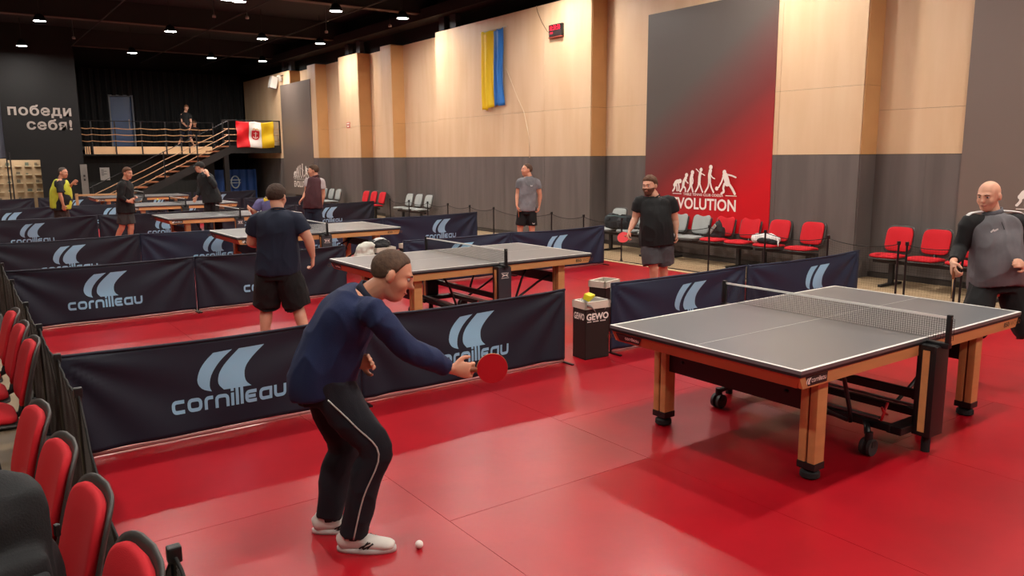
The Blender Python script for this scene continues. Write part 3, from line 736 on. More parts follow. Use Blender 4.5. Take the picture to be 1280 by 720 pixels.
wall_bench([22.7, 23.3, 23.9], 'ggg', 'farthest grey seats with a green and white backpack on the first', bx=6.1)
bench(-5.11, -.15, BK+.06, 'rrrr', .555, 'nearest row of red seats at the bottom left corner', 'red beam seats at the left edge')
bench(-5.07, 2.83, BK+.02, 'rrr', .58, 'second row of red seats at the left edge, under a black bag', 'red beam seats at the left edge')
# ================================================================ POSTERS
def gradient_mat():
    m = bpy.data.materials.new('poster_gradient'); m.use_nodes = True; nt = m.node_tree; b = nt.nodes['Principled BSDF']; b.inputs['Roughness'].default_value = .42
    tc = nt.nodes.new('ShaderNodeTexCoord'); sp = nt.nodes.new('ShaderNodeSeparateXYZ'); nt.links.new(tc.outputs['Object'], sp.inputs[0])
    def ma(op, a, bb):
        n = nt.nodes.new('ShaderNodeMath'); n.operation = op
        for i, q in enumerate((a, bb)):
            if isinstance(q, (int, float)): n.inputs[i].default_value = q
            else: nt.links.new(q, n.inputs[i])
        return n.outputs[0]
    f = ma('ADD', ma('MULTIPLY', sp.outputs[1], -.20), ma('MULTIPLY', sp.outputs[2], -.30))   # object origin at the middle of the sheet
    f = ma('ADD', f, .38)
    r = nt.nodes.new('ShaderNodeValToRGB'); nt.links.new(f, r.inputs[0]); e = r.color_ramp.elements
    e[0].position = .1; e[0].color = rgb('57504c'); e[1].position = 1.0; e[1].color = rgb('cc0a1a')
    k = e.new(.5); k.color = rgb('742c2c')
    nt.links.new(r.outputs[0], b.inputs['Base Color']); return m
def silhouette():
    out = []
    def T(p): return ((p[0]-125)/765*1.52, .0+(385+30*(p[0]-125)/765-p[1])*.00165)
    def limb(pts, w_):
        P = [T(p) for p in rounded(pts, 14)] if len(pts) > 2 else [T(p) for p in pts]
        out.append(ribbon(P, w_*.0018))
        for q in (P[0], P[-1]): disc(q, w_*.0009)
    def disc(q, r, k=1):
        n = 12; vs = [(q[0]+r*math.cos(2*PI*i/n)*1.1, q[1]+r*math.sin(2*PI*i/n)*k) for i in range(n)]; out.append((vs, [tuple(range(n))]))
    def head(x, y, r): disc(T((x, y)), r*.0018, 1.1)
    head(216, 266, 20); limb([(150, 310), (170, 272), (215, 270)], 42); limb([(195, 280), (206, 330), (204, 376)], 17); limb([(172, 300), (180, 335), (182, 378)], 15); limb([(150, 315), (152, 345), (130, 378)], 20)
    head(298, 200, 20); limb([(258, 330), (264, 275), (290, 232)], 34); limb([(288, 245), (300, 275), (320, 292)], 13); limb([(262, 320), (250, 350), (228, 385)], 20); limb([(265, 325), (292, 350), (292, 386)], 19)
    head(374, 172, 21); limb([(360, 305), (357, 245), (368, 205)], 38); limb([(375, 220), (386, 260), (382, 295)], 13); limb([(355, 300), (348, 345), (322, 387)], 19); limb([(362, 300), (374, 345), (388, 388)], 20)
    head(480, 145, 19); limb([(463, 290), (464, 225), (472, 180)], 34); limb([(472, 182), (500, 192), (525, 208)], 11); limb([(422, 136), (450, 160), (470, 182)], 10); limb([(460, 290), (450, 340), (422, 388)], 18); limb([(468, 290), (487, 345), (508, 392)], 18)
    head(597, 120, 21); limb([(588, 275), (584, 205), (594, 158)], 38); limb([(598, 200), (620, 235), (648, 248)], 12); limb([(584, 265), (575, 335), (540, 394)], 19); limb([(592, 265), (612, 340), (640, 394)], 19)
    head(758, 178, 21); limb([(768, 215), (785, 260), (795, 300)], 62); limb([(750, 212), (732, 280), (700, 340)], 17); head(678, 355, 19); limb([(790, 205), (850, 220), (888, 238)], 16); limb([(765, 305), (752, 350), (764, 390), (735, 410)], 24); limb([(810, 300), (850, 350), (884, 412)], 27)
    return out
SILH = silhouette(); EVO = text('EVOLUTION', .30, 1.0, .007); TTC = text('TABLE TENNIS CLUB ODESSA', .082, 1, .001)
def fitx(vf, w_, h):
    x = [v[0] for v in vf[0]]; y = [v[1] for v in vf[0]]; a, b, c, d_ = min(x), max(x), min(y), max(y)
    return ([((q-a)/(b-a)*w_, (r-c)/(d_-c)*h) for q, r in vf[0]], vf[1])
EVO = fitx(EVO, 1.50, .215); TTC = fitx(TTC, .95, .048)
def poster(X, y0, y1, z0, z1, ls, lz, m, pm, label, sc=1):
    t = thing('wall_poster', label, 'poster', (X, (y0+y1)/2, (z0+z1)/2), 0, None)
    MB().bb((X, y0, z0), (X+.03, y1, z1)).build('sheet', m, t, world=True)
    f = lambda ox, oz: (lambda x, y: (X-.003, ls-(ox+x)*sc, lz+(oz+y)*sc))
    flat(EVO, f(.01, 0)).build('lettering', pm, t, world=True); flat(TTC, f(.27, .255)).build('lettering', pm, t, world=True)
    MB().bb((X-.003, ls-.22*sc, lz+.275*sc), (X-.002, ls, lz+.288*sc)).bb((X-.003, ls-1.52*sc, lz+.275*sc), (X-.002, ls-1.27*sc, lz+.288*sc)).build('lettering', pm, t, world=True)
    mb = MB()
    for i, (pv, pf) in enumerate(SILH): mb.add([(lambda q: (q[0]-i*.0005, q[1], q[2]))(f(0, .32)(a, b)) for a, b in pv], pf)
    mb.build('silhouettes', pm, t, world=True)
    return t
poster(6.375, 5.16, 8.12, .55, 4.62, 7.37, .93, gradient_mat(), M_cream, 'tall grey-to-red wall poster with white figures evolving into a table tennis player')
poster(6.37, 25.5, 28.65, .5, 4.82, 27.6, .80, mat('poster_grey_far', '6e625b', .45), M_cream, 'tall plain grey-brown poster at the far end of the wooden wall', 1.12)
poster(6.80, -2.2, 2.27, .35, 5.0, 1.50, .90, mat('poster_grey_near', '75675f', .45), M_cream, 'tall grey-brown poster behind the bald man at the right edge')

# ================================================================ FLAGS, CLOCK, SIGN, SPEAKER
uf = thing('flag', 'yellow and blue flag hung vertically high on the wooden wall', 'flag', (6.35, 13.4, 4.1))
def ufn(u0, u1): 
    def f(u, v):
        q = u0+(u1-u0)*u; y = 13.9-q*.97-.05*(1-v)*0+.04*(1-v)*(1-q)*-1; z = 5.0+.02*math.sin(q*20)-1.85*(1-v)-.05*math.sin(q*5+1)*(1-v)
        x = 6.33-.05*math.sin(q*24+2*v+math.sin(v*5))*(.3+.7*(1-v))-.04*math.sin(q*9)
        return (x, y, z)
    return f
MB().grid(26, 20, ufn(0, .52)).build('yellow_half', mat('flag_yellow', 'e8c60a', .6), uf, True, world=True, solid=.004)
MB().grid(26, 20, ufn(.52, 1)).build('blue_half', mat('flag_blue', '1f6fc0', .6), uf, True, world=True, solid=.004)
MB().tube([(6.36, 14.0, 5.02), (6.36, 12.85, 5.03)], .012, 6).build('hanging_rod', M_offw, uf, world=True)
tag(MB().tube([(6.38, 12.9, 4.05), (6.385, 12.5, 3.4), (6.39, 12.2, 2.98), (6.39, 12.0, 2.4), (6.39, 11.98, 1.9)], .008, 6).build('hanging_cord', mat('cord_cream', 'e0cdb0', .6), None, True), 'pale cord running down the wood from beside the blue flag half', 'cord')
of = thing('flag', 'red, white and yellow flag with a red shield, hung on the landing rail', 'flag', (5.35, 28.9, 2.9))
def ofn(u0, u1):
    def f(u, v):
        q = u0+(u1-u0)*u; x = 4.6+1.5*q
        s = 0
        for c in (0, .5, 1): s += .045*math.sin(10*math.hypot((q-c)*1.5, (1-v)*1.0)+c*3)*math.exp(-1.1*abs(q-c)*2)
        drop = .05*math.sin(PI*min(1, abs(q*2-math.floor(q*2))))
        return (x, 28.9+s, 2.35+.02*math.sin(q*7)+(1.05-drop-.0)*v)
    return f
for a, b, nm, c in ((0, .335, 'red_stripe', 'd4101c'), (.335, .66, 'white_stripe', 'ded8d2'), (.66, 1, 'yellow_stripe', 'e0b808')):
    MB().grid(20, 24, ofn(a, b)).build(nm, mat('flag_'+nm, c, .5), of, True, world=True, solid=.004)
F_ = ofn(0, 1)
def emb(x, y): p = F_(.5+x, .5+y); return (p[0], p[1]-.012, p[2])
vf = subdiv(([(-.10, .16), (.10, .16), (.10, -.08), (.07, -.17), (0, -.2), (-.07, -.17), (-.10, -.08)], [(0, 1, 2, 3, 4, 5, 6)]), .04)
flat(vf, emb).build('shield', mat('shield_red', 'c21420', .5), of, True, world=True)
def emb2(x, y): p = F_(.5+x, .5+y); return (p[0], p[1]-.018, p[2])
flat(merge([ribbon([(0, -.14), (0, .1)], .022), ribbon([(-.06, -.07), (-.03, -.12), (0, -.14), (.03, -.12), (.06, -.07)], .02), ribbon([(-.05, .05), (.05, .05)], .018)]), emb2).build('anchor', mat('emblem_white', 'e8d8d0', .5), of, world=True)
flat(ribbon([(-.08, .19), (-.04, .23), (0, .19), (.04, .23), (.08, .19)], .03), emb2).build('crown', mat('emblem_gold', 'c09040', .5), of, world=True)
ck = thing('wall_clock', 'small black digital clock with red glowing digits high on the wood', 'clock', (6.38, 10.95, 4.7))
MB().bevbox((6.37, 10.95, 4.70), (.08, .46, .26), .01).build('case', M_black, ck, world=True)
MB().bb((6.325, 10.74, 4.585), (6.33, 11.16, 4.815)).build('screen', mat('clock_screen', '1a0508', .2), ck, world=True)
m_led = mat('led_red', 'ff1438', .5, emit=1.1)
flat(fitx(text('10:39:50', .1, 1, .0), .36, .105), lambda x, y: (6.322, 11.13-x, 4.70+y)).build('digits', m_led, ck, world=True)
flat(fitx(text('18.5', .1, 1, .003), .10, .035), lambda x, y: (6.322, 11.12-x, 4.63+y)).build('digits', m_led, ck, world=True)
MB().bb((6.32, 10.72, 4.54), (6.40, 11.18, 4.565)).build('bracket', mat('bracket_red', '8a3a2a', .5), ck, world=True)
tag(MB().tube([(6.385, 11.18, 4.66), (6.385, 11.3, 4.72), (6.385, 11.5, 4.95), (6.385, 11.66, 5.2), (6.385, 11.7, 5.33)], .008, 6).build('clock_cable', mat('cable_brown', '8a6a50', .6), None, True), 'thin cable curving up from the digital clock', 'cable')
sg = MB().bevbox((6.39, 22.25, 3.03), (.02, .26, .2), .006).build('wall_sign', mat('sign_pink', 'c86a5c', .5)); tag(sg, 'small pink-red sign on the bright pillar left of the far red seats', 'sign')
MB().bb((6.377, 22.15, 3.06), (6.38, 22.35, 3.10)).bb((6.377, 22.18, 2.97), (6.38, 22.32, 3.01)).build('print', M_cream, sg)
sp = thing('loudspeaker', 'small white loudspeaker high on the far wooden wall', 'speaker', (6.25, 29.0, 4.95))
MB().bevbox((6.22, 29.0, 4.95), (.26, .3, .46), .02, Matrix.Rotation(.25, 3, 'Y')).build('case', mat('speaker_white', 'c9c6c0', .5), sp, world=True)
MB().box((6.09, 29.0, 4.93), (.01, .22, .38), Matrix.Rotation(.25, 3, 'Y')).build('grille', mat('grille_grey', '6a6866', .6), sp, world=True)
MB().tube([(6.3, 29, 5.0), (6.42, 29, 5.1)], .02, 8).build('bracket', M_black, sp, world=True)
s2 = thing('wall_spotlight', 'white tilted wall spotlight right of the loudspeaker', 'lamp', (6.3, 28.2, 5.1))
MB().cyl((6.25, 28.3, 5.08), .07, .22, 14, (.5, .3, -.8)).build('head', mat('speaker_white', 'c9c6c0', .5), s2, 'auto', world=True)
MB().tube([(6.28, 28.3, 5.15), (6.42, 28.3, 5.2)], .015, 8).build('bracket', M_black, s2, world=True)

# ================================================================ REMESHED SOFT SHAPES
def remesh(mb, vox, name, m, parent=None, smooth=2, disp=None, world=False):
    """union of overlapping closed shapes as one continuous skin"""
    me = mb.mesh('tmp', None); bm = bmesh.new(); bm.from_mesh(me); bmesh.ops.recalc_face_normals(bm, faces=bm.faces); bm.to_mesh(me); bm.free()
    ob = bpy.data.objects.new('tmp', me); C.objects.link(ob)
    md = ob.modifiers.new('r', 'REMESH'); md.mode = 'VOXEL'; md.voxel_size = vox; md.adaptivity = 0
    if smooth: sm_ = ob.modifiers.new('s', 'SMOOTH'); sm_.factor = .5; sm_.iterations = smooth
    dg = bpy.context.evaluated_depsgraph_get(); me2 = bpy.data.meshes.new_from_object(ob.evaluated_get(dg))
    bpy.data.objects.remove(ob); bpy.data.meshes.remove(me)
    n = len(me2.vertices)
    if disp:
        cs = np.empty(n*3); me2.vertices.foreach_get('co', cs); cs = cs.reshape(-1, 3)
        ns = np.array([v.normal[:] for v in me2.vertices])
        d_ = np.array([disp(Vector(c)) for c in cs]); cs = cs+ns*d_[:, None]; me2.vertices.foreach_set('co', cs.ravel())
    if world and parent is not None:
        cs = np.empty(n*3); me2.vertices.foreach_get('co', cs); cs = cs.reshape(-1, 3)-np.array(parent.location); me2.vertices.foreach_set('co', cs.ravel())
    me2.materials.clear(); me2.materials.append(m); me2.shade_smooth(); me2.name = name; me2.update()
    o = bpy.data.objects.new(name, me2); C.objects.link(o)
    if parent is not None: o.parent = parent
    return o
def wr_noise(amp, f, st_=(1, 1, 1)):
    return lambda c: amp*(noise.noise(Vector((c.x*f*st_[0], c.y*f*st_[1], c.z*f*st_[2])))+.5*noise.noise(Vector((c.x*f*2.1, c.y*f*2.1, c.z*f*2.1))))

# bags
m_bp = mat('backpack_fabric', '15171a', .8, bump=.2, bscale=200); m_strap = mat('strap_black', '0f1012', .6)
bp = thing('backpack', 'large black backpack on the nearest red seats at the bottom left', 'backpack', (-5.10, -.56, .46), .25)
bp.scale = (1.12, 1.1, 1.28)
remesh(MB().bevbox((0, 0, .21), (.34, .22, .42), .06).ell((0, 0, .37), (.165, .105, .09)).bevbox((0, -.12, .15), (.27, .1, .26), .04).ell((.16, 0, .15), (.05, .08, .11)), .012, 'body', m_bp, bp, 3, wr_noise(.006, 9))
remesh(MB().bevbox((0, -.155, .13), (.25, .07, .22), .03), .01, 'front_pocket', mat('pocket_fabric', '1b1e21', .8), bp, 3)
MB().tube([(-.11, -.197, .2), (0, -.2, .205), (.11, -.197, .2)], .004, 6).build('zip', M_grey, bp, True)
MB().tube([(-.08, .03, .43), (-.075, .03, .50), (0, .03, .53), (.075, .03, .50), (.08, .03, .43)], .014, 8).build('handle', m_strap, bp, True)
for s in (-1, 1): MB().tube([(s*.09, .1, .42), (s*.1, .16, .34), (s*.11, .15, .18), (s*.14, .1, .05)], [.018, .024, .02, .012], 8).build('strap', m_strap, bp, True)
MB().bevbox((.19, -.03, .27), (.014, .02, .03), .004).build('buckle', M_blackm, bp)
bb_ = thing('bag', 'soft black bag on the second row of red seats at the left edge', 'bag', (-5.1, 2.5, .46), .1)
remesh(MB().bevbox((0, 0, .14), (.3, .36, .26), .07).ell((.05, .1, .22), (.12, .14, .1)), .014, 'body', mat('bag_black', '101114', .9), bb_, 3, wr_noise(.012, 7))
MB().tube([(-.1, -.1, .26), (-.02, -.15, .31), (.08, -.1, .27)], .01, 6).build('handle', m_strap, bb_, True)
d1 = thing('duffel_bag', 'black duffel backpack on the leftmost grey seats beside the bearded man', 'bag', (6.05, 8.5, .45), -PI/2)
remesh(MB().bevbox((0, 0, .15), (.68, .28, .28), .08).ell((.2, -.1, .15), (.12, .1, .12)).ell((-.22, 0, .2), (.14, .13, .12)), .018, 'body', mat('duffel', '1c2227', .8), d1, 3, wr_noise(.014, 8))
for x in (-.15, .12): MB().tube([(x, .14, .1), (x, .1, .29), (x, -.05, .31), (x, -.15, .2)], .014, 8).build('strap', m_strap, d1, True)
MB().tube([(-.3, -.1, .26), (0, -.13, .29), (.3, -.1, .27)], .007, 6).build('zip', mat('zip_teal', '4a6a6c', .5), d1, True)
g1 = thing('racket_case', 'grey and black bag standing on the first red seat under the poster', 'bag', (6.1, 6.05, .46), -PI/2)
remesh(MB().bevbox((0, .04, .11), (.26, .14, .2), .05).ell((.04, 0, .2), (.08, .06, .12)).ell((-.06, .02, .05), (.1, .09, .06)), .014, 'body', mat('case_dark', '26282a', .7), g1, 3, wr_noise(.012, 10))
MB().box((-.03, -.07, .17), (.05, .02, .2), Matrix.Rotation(.7, 3, 'Y')).build('flap', mat('case_pale', '9a9c98', .6), g1)
MB().tube([(.02, .02, .28), (.05, 0, .34), (.09, .02, .27)], .009, 6).build('handle', m_strap, g1, True)
g2 = thing('bag', 'white and black bag slumped on the third red seat under the poster', 'bag', (6.06, 4.98, .46), -PI/2)
remesh(MB().ell((-.12, 0, .08), (.16, .13, .09)).ell((.1, 0, .09), (.2, .12, .07)).ell((0, .04, .12), (.16, .1, .06)), .014, 'body', mat('bag_white', 'd8d4d2', .7), g2, 3, wr_noise(.02, 9))
remesh(MB().ell((.08, -.07, .06), (.2, .09, .055)).ell((.2, -.08, .04), (.1, .07, .05)), .014, 'lower_panel', mat('bag_black', '101114', .9), g2, 2, wr_noise(.01, 9))
MB().tube([(.25, -.05, .13), (.33, -.1, .08), (.36, -.14, .0)], .012, 6).build('strap', mat('bag_white', 'd8d4d2', .7), g2, True)
g3 = thing('backpack', 'green and white backpack on the farthest grey seats', 'backpack', (5.85, 23.75, .46), -PI/2)
remesh(MB().bevbox((0, 0, .22), (.3, .2, .42), .08), .02, 'body', mat('pack_teal', '27433f', .7), g3, 3)
MB().bevbox((-.1, -.11, .22), (.09, .03, .36), .01).build('side_panel', mat('pack_white', 'cfd6cf', .6), g3)
g4 = thing('towel_heap', 'heap of black and white cloth lying on top of the bin', 'clothes', (.32, 7.8, .57), 0)
remesh(MB().ell((0, 0, .03), (.19, .13, .06)).ell((.06, .02, .06), (.13, .1, .06)).ell((-.08, 0, .07), (.1, .09, .05)), .014, 'cloth', mat('cloth_black', '17181b', .8), g4, 3, wr_noise(.02, 12))
for k in range(3): MB().tube([(-.14+.02*k, -.06+.04*k, .07+.01*k), (-.04, -.05+.04*k, .125), (.06, -.03+.04*k, .13), (.15, -.02+.03*k, .07)], .012, 6).build('stripe', mat('cloth_white', 'd6d8d6', .7), g4, True)
g5 = thing('plastic_bag', 'white plastic bag hanging left of the heaped bin', 'bag', (.05, 7.75, .35), 0)
remesh(MB().ell((0, 0, .12), (.17, .1, .16)).ell((.05, 0, .24), (.16, .08, .08)), .016, 'body', mat('plastic_white', 'c9cabf', .4), g5, 2, wr_noise(.03, 10))
# ================================================================ PEOPLE
J_ = json.loads('''{"p1":{"head":[-3.344,0.181,1.372],"neck":[-3.438,0.249,1.271],"pelvis":[-3.637,0.392,0.855],"shR":[-3.506,0.069,1.221],"shL":[-3.37,0.427,1.18],"elR":[-3.359,-0.005,1.038],"wrR":[-3.132,0.004,0.909],"haR":[-3.051,-0.029,0.894],"elL":[-3.498,0.501,0.924],"wrL":[-3.485,0.307,0.926],"haL":[-3.466,0.244,0.948],"hipR":[-3.656,0.295,0.856],"hipL":[-3.606,0.481,0.82],"knR":[-3.49,0.139,0.541],"knL":[-3.514,0.451,0.468],"anR":[-3.584,0.206,0.1],"anL":[-3.607,0.469,0.1],"toR":[-3.467,0.122,0.03],"toL":[-3.486,0.406,0.03]},"p2":{"head":[1.869,-0.247,1.589],"neck":[1.907,-0.274,1.439],"pelvis":[1.972,-0.321,0.88],"shR":[1.758,-0.167,1.368],"shL":[2.089,-0.405,1.372],"elR":[1.741,-0.118,1.146],"wrR":[1.459,-0.199,1.071],"haR":[1.398,-0.241,0.991],"elL":[2.26,-0.466,1.14],"wrL":[1.927,-0.535,1.041],"haL":[1.804,-0.545,1.079],"hipR":[1.898,-0.268,0.853],"hipL":[2.055,-0.381,0.852],"knR":[1.706,-0.278,0.486],"knL":[2.116,-0.547,0.478],"anR":[1.85,-0.233,0.1],"anL":[2.363,-0.602,0.1],"toR":[1.628,-0.283,0.03],"toL":[2.144,-0.69,0.03]},"p3":{"head":[2.407,4.107,1.549],"neck":[2.461,4.068,1.403],"pelvis":[2.488,4.049,0.869],"shR":[2.301,4.183,1.332],"shL":[2.632,3.945,1.339],"elR":[2.276,4.225,1.111],"wrR":[2.148,4.194,0.974],"haR":[2.117,4.191,0.913],"elL":[2.711,3.925,1.086],"wrL":[2.678,3.875,0.923],"haL":[2.673,3.854,0.851],"hipR":[2.42,4.097,0.838],"hipL":[2.565,3.993,0.836],"knR":[2.433,4.026,0.472],"knL":[2.61,4.022,0.457],"anR":[2.5,4.065,0.1],"anL":[2.678,4.06,0.1],"toR":[2.289,3.945,0.03],"toL":[2.482,3.93,0.03]},"p4":{"head":[3.985,8.883,1.679],"neck":[4.016,8.861,1.551],"pelvis":[3.977,8.889,0.943],"shR":[3.879,8.959,1.462],"shL":[4.14,8.772,1.459],"elR":[3.841,8.986,1.219],"wrR":[3.769,8.915,1.012],"haR":[3.781,8.881,0.922],"elL":[4.189,8.736,1.201],"wrL":[4.176,8.745,0.988],"haL":[4.146,8.731,0.898],"hipR":[3.915,8.933,0.929],"hipL":[4.052,8.835,0.927],"knR":[3.876,8.961,0.545],"knL":[4.063,8.827,0.543],"anR":[3.874,8.963,0.1],"anL":[4.075,8.818,0.1],"toR":[3.73,8.82,0.03],"toL":[3.941,8.668,0.03]},"p5":{"head":[-2.451,4.321,1.566],"neck":[-2.464,4.281,1.445],"pelvis":[-2.49,4.299,0.884],"shL":[-2.633,4.402,1.338],"shR":[-2.318,4.175,1.351],"elL":[-2.671,4.491,1.124],"wrL":[-2.522,4.642,1.076],"haL":[-2.439,4.669,1.093],"elR":[-2.232,4.114,1.148],"wrR":[-2.191,4.134,0.979],"haR":[-2.187,4.156,0.897],"hipL":[-2.561,4.35,0.853],"hipR":[-2.421,4.25,0.852],"knL":[-2.571,4.456,0.48],"knR":[-2.319,4.275,0.478],"anL":[-2.642,4.384,0.1],"anR":[-2.281,4.125,0.1],"toL":[-2.612,4.609,0.03],"toR":[-2.196,4.309,0.03]},"p6":{"head":[1.028,12.115,1.678],"neck":[1.056,12.095,1.558],"pelvis":[0.992,12.14,0.947],"shR":[0.934,12.182,1.479],"shL":[1.157,12.022,1.461],"elR":[0.888,12.178,1.256],"wrR":[0.79,12.137,1.132],"haR":[0.748,12.143,1.086],"elL":[1.173,12.011,1.188],"wrL":[1.139,12.035,0.994],"haL":[1.101,12.037,0.899],"hipR":[0.938,12.179,0.915],"hipL":[1.05,12.099,0.914],"knR":[0.911,12.198,0.574],"knL":[1.057,12.094,0.572],"anR":[0.892,12.212,0.1],"anL":[1.038,12.107,0.1],"toR":[0.774,12.051,0.03],"toL":[0.919,11.947,0.03]},"p7":{"head":[-0.343,10.637,1.302],"neck":[-0.393,10.673,1.217],"pelvis":[-0.275,10.711,0.783],"shR":[-0.529,10.746,1.163],"shL":[-0.271,10.708,1.126],"elR":[-0.64,10.788,0.982],"wrR":[-0.745,10.618,1.066],"haR":[-0.783,10.583,1.083],"elL":[-0.396,10.552,0.898],"wrL":[-0.575,10.434,0.942],"haL":[-0.625,10.408,0.946],"hipR":[-0.335,10.754,0.74],"hipL":[-0.219,10.671,0.739],"knR":[-0.406,10.682,0.448],"knL":[-0.243,10.565,0.446],"anR":[-0.389,10.793,0.1],"anL":[-0.224,10.674,0.1],"toR":[-0.506,10.631,0.03],"toL":[-0.332,10.506,0.03]},"p8":{"head":[-0.245,15.737,1.742],"neck":[-0.2,15.705,1.615],"pelvis":[-0.055,15.6,1.03],"shR":[-0.193,15.823,1.54],"shL":[-0.099,15.509,1.525],"elR":[-0.266,15.752,1.251],"wrR":[-0.363,15.699,1.073],"haR":[-0.401,15.701,1.02],"elL":[-0.049,15.35,1.329],"wrL":[-0.153,15.425,1.564],"haL":[-0.175,15.478,1.689],"hipR":[-0.102,15.634,0.993],"hipL":[-0.012,15.57,0.992],"knR":[-0.17,15.683,0.588],"knL":[-0.004,15.564,0.587],"anR":[-0.213,15.714,0.1],"anL":[-0.017,15.573,0.1],"toR":[-0.305,15.657,0.03],"toL":[-0.109,15.516,0.03]},"p9":{"head":[-1.917,14.845,1.647],"neck":[-1.969,14.882,1.491],"pelvis":[-2.003,14.907,0.927],"shR":[-2.058,14.712,1.415],"shL":[-1.912,15.075,1.402],"elR":[-2.114,14.679,1.156],"wrR":[-1.977,14.642,1.07],"haR":[-1.9,14.636,1.101],"elL":[-1.863,15.077,1.149],"wrL":[-1.842,14.791,1.092],"haL":[-1.816,14.748,1.126],"hipR":[-2.05,14.879,0.88],"hipL":[-1.956,14.935,0.873],"knR":[-2.102,14.916,0.529],"knL":[-1.927,14.913,0.519],"anR":[-2.251,15.085,0.14],"anL":[-1.956,14.935,0.1],"toR":[-2.214,14.996,0.03],"toL":[-1.851,14.859,0.03]},"p10":{"head":[-2.816,17.338,1.64],"neck":[-2.864,17.371,1.515],"pelvis":[-2.922,17.413,0.9],"shR":[-2.933,17.175,1.413],"shL":[-2.824,17.589,1.419],"elR":[-2.94,17.118,1.147],"wrR":[-2.903,17.129,0.93],"haR":[-2.893,17.146,0.839],"elL":[-2.746,17.558,1.253],"wrL":[-2.675,17.236,1.387],"haL":[-2.611,17.19,1.441],"hipR":[-2.947,17.357,0.867],"hipL":[-2.888,17.463,0.86],"knR":[-2.961,17.38,0.502],"knL":[-2.875,17.441,0.494],"anR":[-3.024,17.425,0.1],"anL":[-2.892,17.453,0.1],"toR":[-2.955,17.376,0.03],"toL":[-2.808,17.393,0.03]},"p11":{"head":[3.325,31.148,3.977],"neck":[3.283,31.179,3.802],"pelvis":[3.272,31.186,3.113],"shR":[3.148,31.275,3.691],"shL":[3.414,31.085,3.689],"elR":[3.132,31.164,3.398],"wrR":[3.204,30.866,3.23],"haR":[3.256,30.828,3.229],"elL":[3.423,30.954,3.396],"wrL":[3.357,30.879,3.169],"haL":[3.299,30.859,3.071],"hipR":[3.217,31.226,3.081],"hipL":[3.337,31.14,3.08],"knR":[3.093,31.315,2.793],"knL":[3.386,31.105,2.79],"anR":[2.983,31.393,2.54],"anL":[3.464,31.048,2.54],"toR":[2.888,31.339,2.47],"toL":[3.5,30.899,2.47]},"p12":{"head":[3.79,31.922,3.407],"neck":[3.78,31.929,3.242],"pelvis":[3.756,31.946,2.846],"shR":[3.665,32.012,3.144],"shL":[3.884,31.855,3.142],"elR":[3.6,31.936,2.943],"wrR":[3.601,31.689,2.904],"haR":[3.615,31.617,2.902],"elL":[3.9,31.72,2.941],"wrL":[3.79,31.553,2.902],"haL":[3.75,31.52,2.901],"hipR":[3.702,31.986,2.846],"hipL":[3.811,31.907,2.845],"knR":[3.545,31.581,2.95],"knL":[3.762,31.426,2.95],"anR":[3.526,31.62,2.54],"anL":[3.743,31.464,2.54],"toR":[3.475,31.434,2.47],"toL":[3.691,31.279,2.47]}}''')
V = Vector
def smin(a, b, k):
    h = np.clip(.5+.5*(b-a)/k, 0, 1); return b*(1-h)+a*h-k*h*(1-h)
def ellf(p, c, r):
    q = (p-np.array(c))/np.array(r); l = np.sqrt((q*q).sum(-1)); return (l-1)*min(r)
def head_sdf(p, w_=1.0):
    d = ellf(p, (0, -.012, .03), (.076*w_, .096, .090))
    d = smin(d, ellf(p, (0, .018, -.03), (.062*w_, .070, .082)), .03)
    d = smin(d, ellf(p, (0, .045, -.088), (.036*w_, .036, .028)), .03)
    for s in (-1, 1): d = smin(d, ellf(p, (s*.038*w_, .055, -.03), (.024, .026, .026)), .02)
    d = smin(d, ellf(p, (0, .078, .028), (.046, .016, .010)), .012)
    d = smin(d, ellf(p, (0, .095, .0), (.009, .015, .026)), .010)
    d = smin(d, ellf(p, (0, .106, -.023), (.0155, .019, .013)), .008)
    d = smin(d, ellf(p, (0, .086, -.055), (.024, .010, .006)), .006)
    d = smin(d, ellf(p, (0, .084, -.067), (.020, .010, .006)), .006)
    for s in (-1, 1):
        sc = -ellf(p, (s*.031, .098, .008), (.017, .014, .011)); d = -smin(-d, -np.minimum(sc*-1, 9)*-1*-1, .006) if False else np.maximum(d, sc)
        d = smin(d, ellf(p, (s*.082*w_, -.010, -.006), (.010, .020, .032)), .005)
    return d
_hg = {}
def head_grid(nu, nv, w_=1.0):
    k = (nu, nv, w_)
    if k in _hg: return _hg[k]
    th = np.linspace(0, PI, nv+1)[:, None]; ph = np.linspace(0, 2*PI, nu, endpoint=False)[None, :]
    D = np.stack([np.sin(th)*np.cos(ph), np.sin(th)*np.sin(ph), np.cos(th)*np.ones_like(ph)], -1)
    lo = np.zeros(D.shape[:2]); hi = np.full(D.shape[:2], .0)
    ts = np.linspace(.17, .03, 90); r = np.full(D.shape[:2], .03); done = np.zeros(D.shape[:2], bool)
    for t in ts:
        ins = (head_sdf(D*t, w_) < 0) & ~done; r[ins] = t; done |= ins
    a = r.copy(); b = r+.0017
    for _ in range(8):
        m_ = (a+b)/2; i_ = head_sdf(D*m_[..., None], w_) < 0; a = np.where(i_, m_, a); b = np.where(i_, b, m_)
    _hg[k] = (D, a); return _hg[k]
def sph_faces(nu, nv):
    return [(i*nu+k, (i+1)*nu+k, (i+1)*nu+(k+1) % nu, i*nu+(k+1) % nu) for i in range(nv) for k in range(nu)]
def frame_from(f, u):
    f = V(f).normalized(); u = (V(u)-f*V(u).dot(f)).normalized(); r = f.cross(u)
    return Matrix((r, f, u)).transposed()
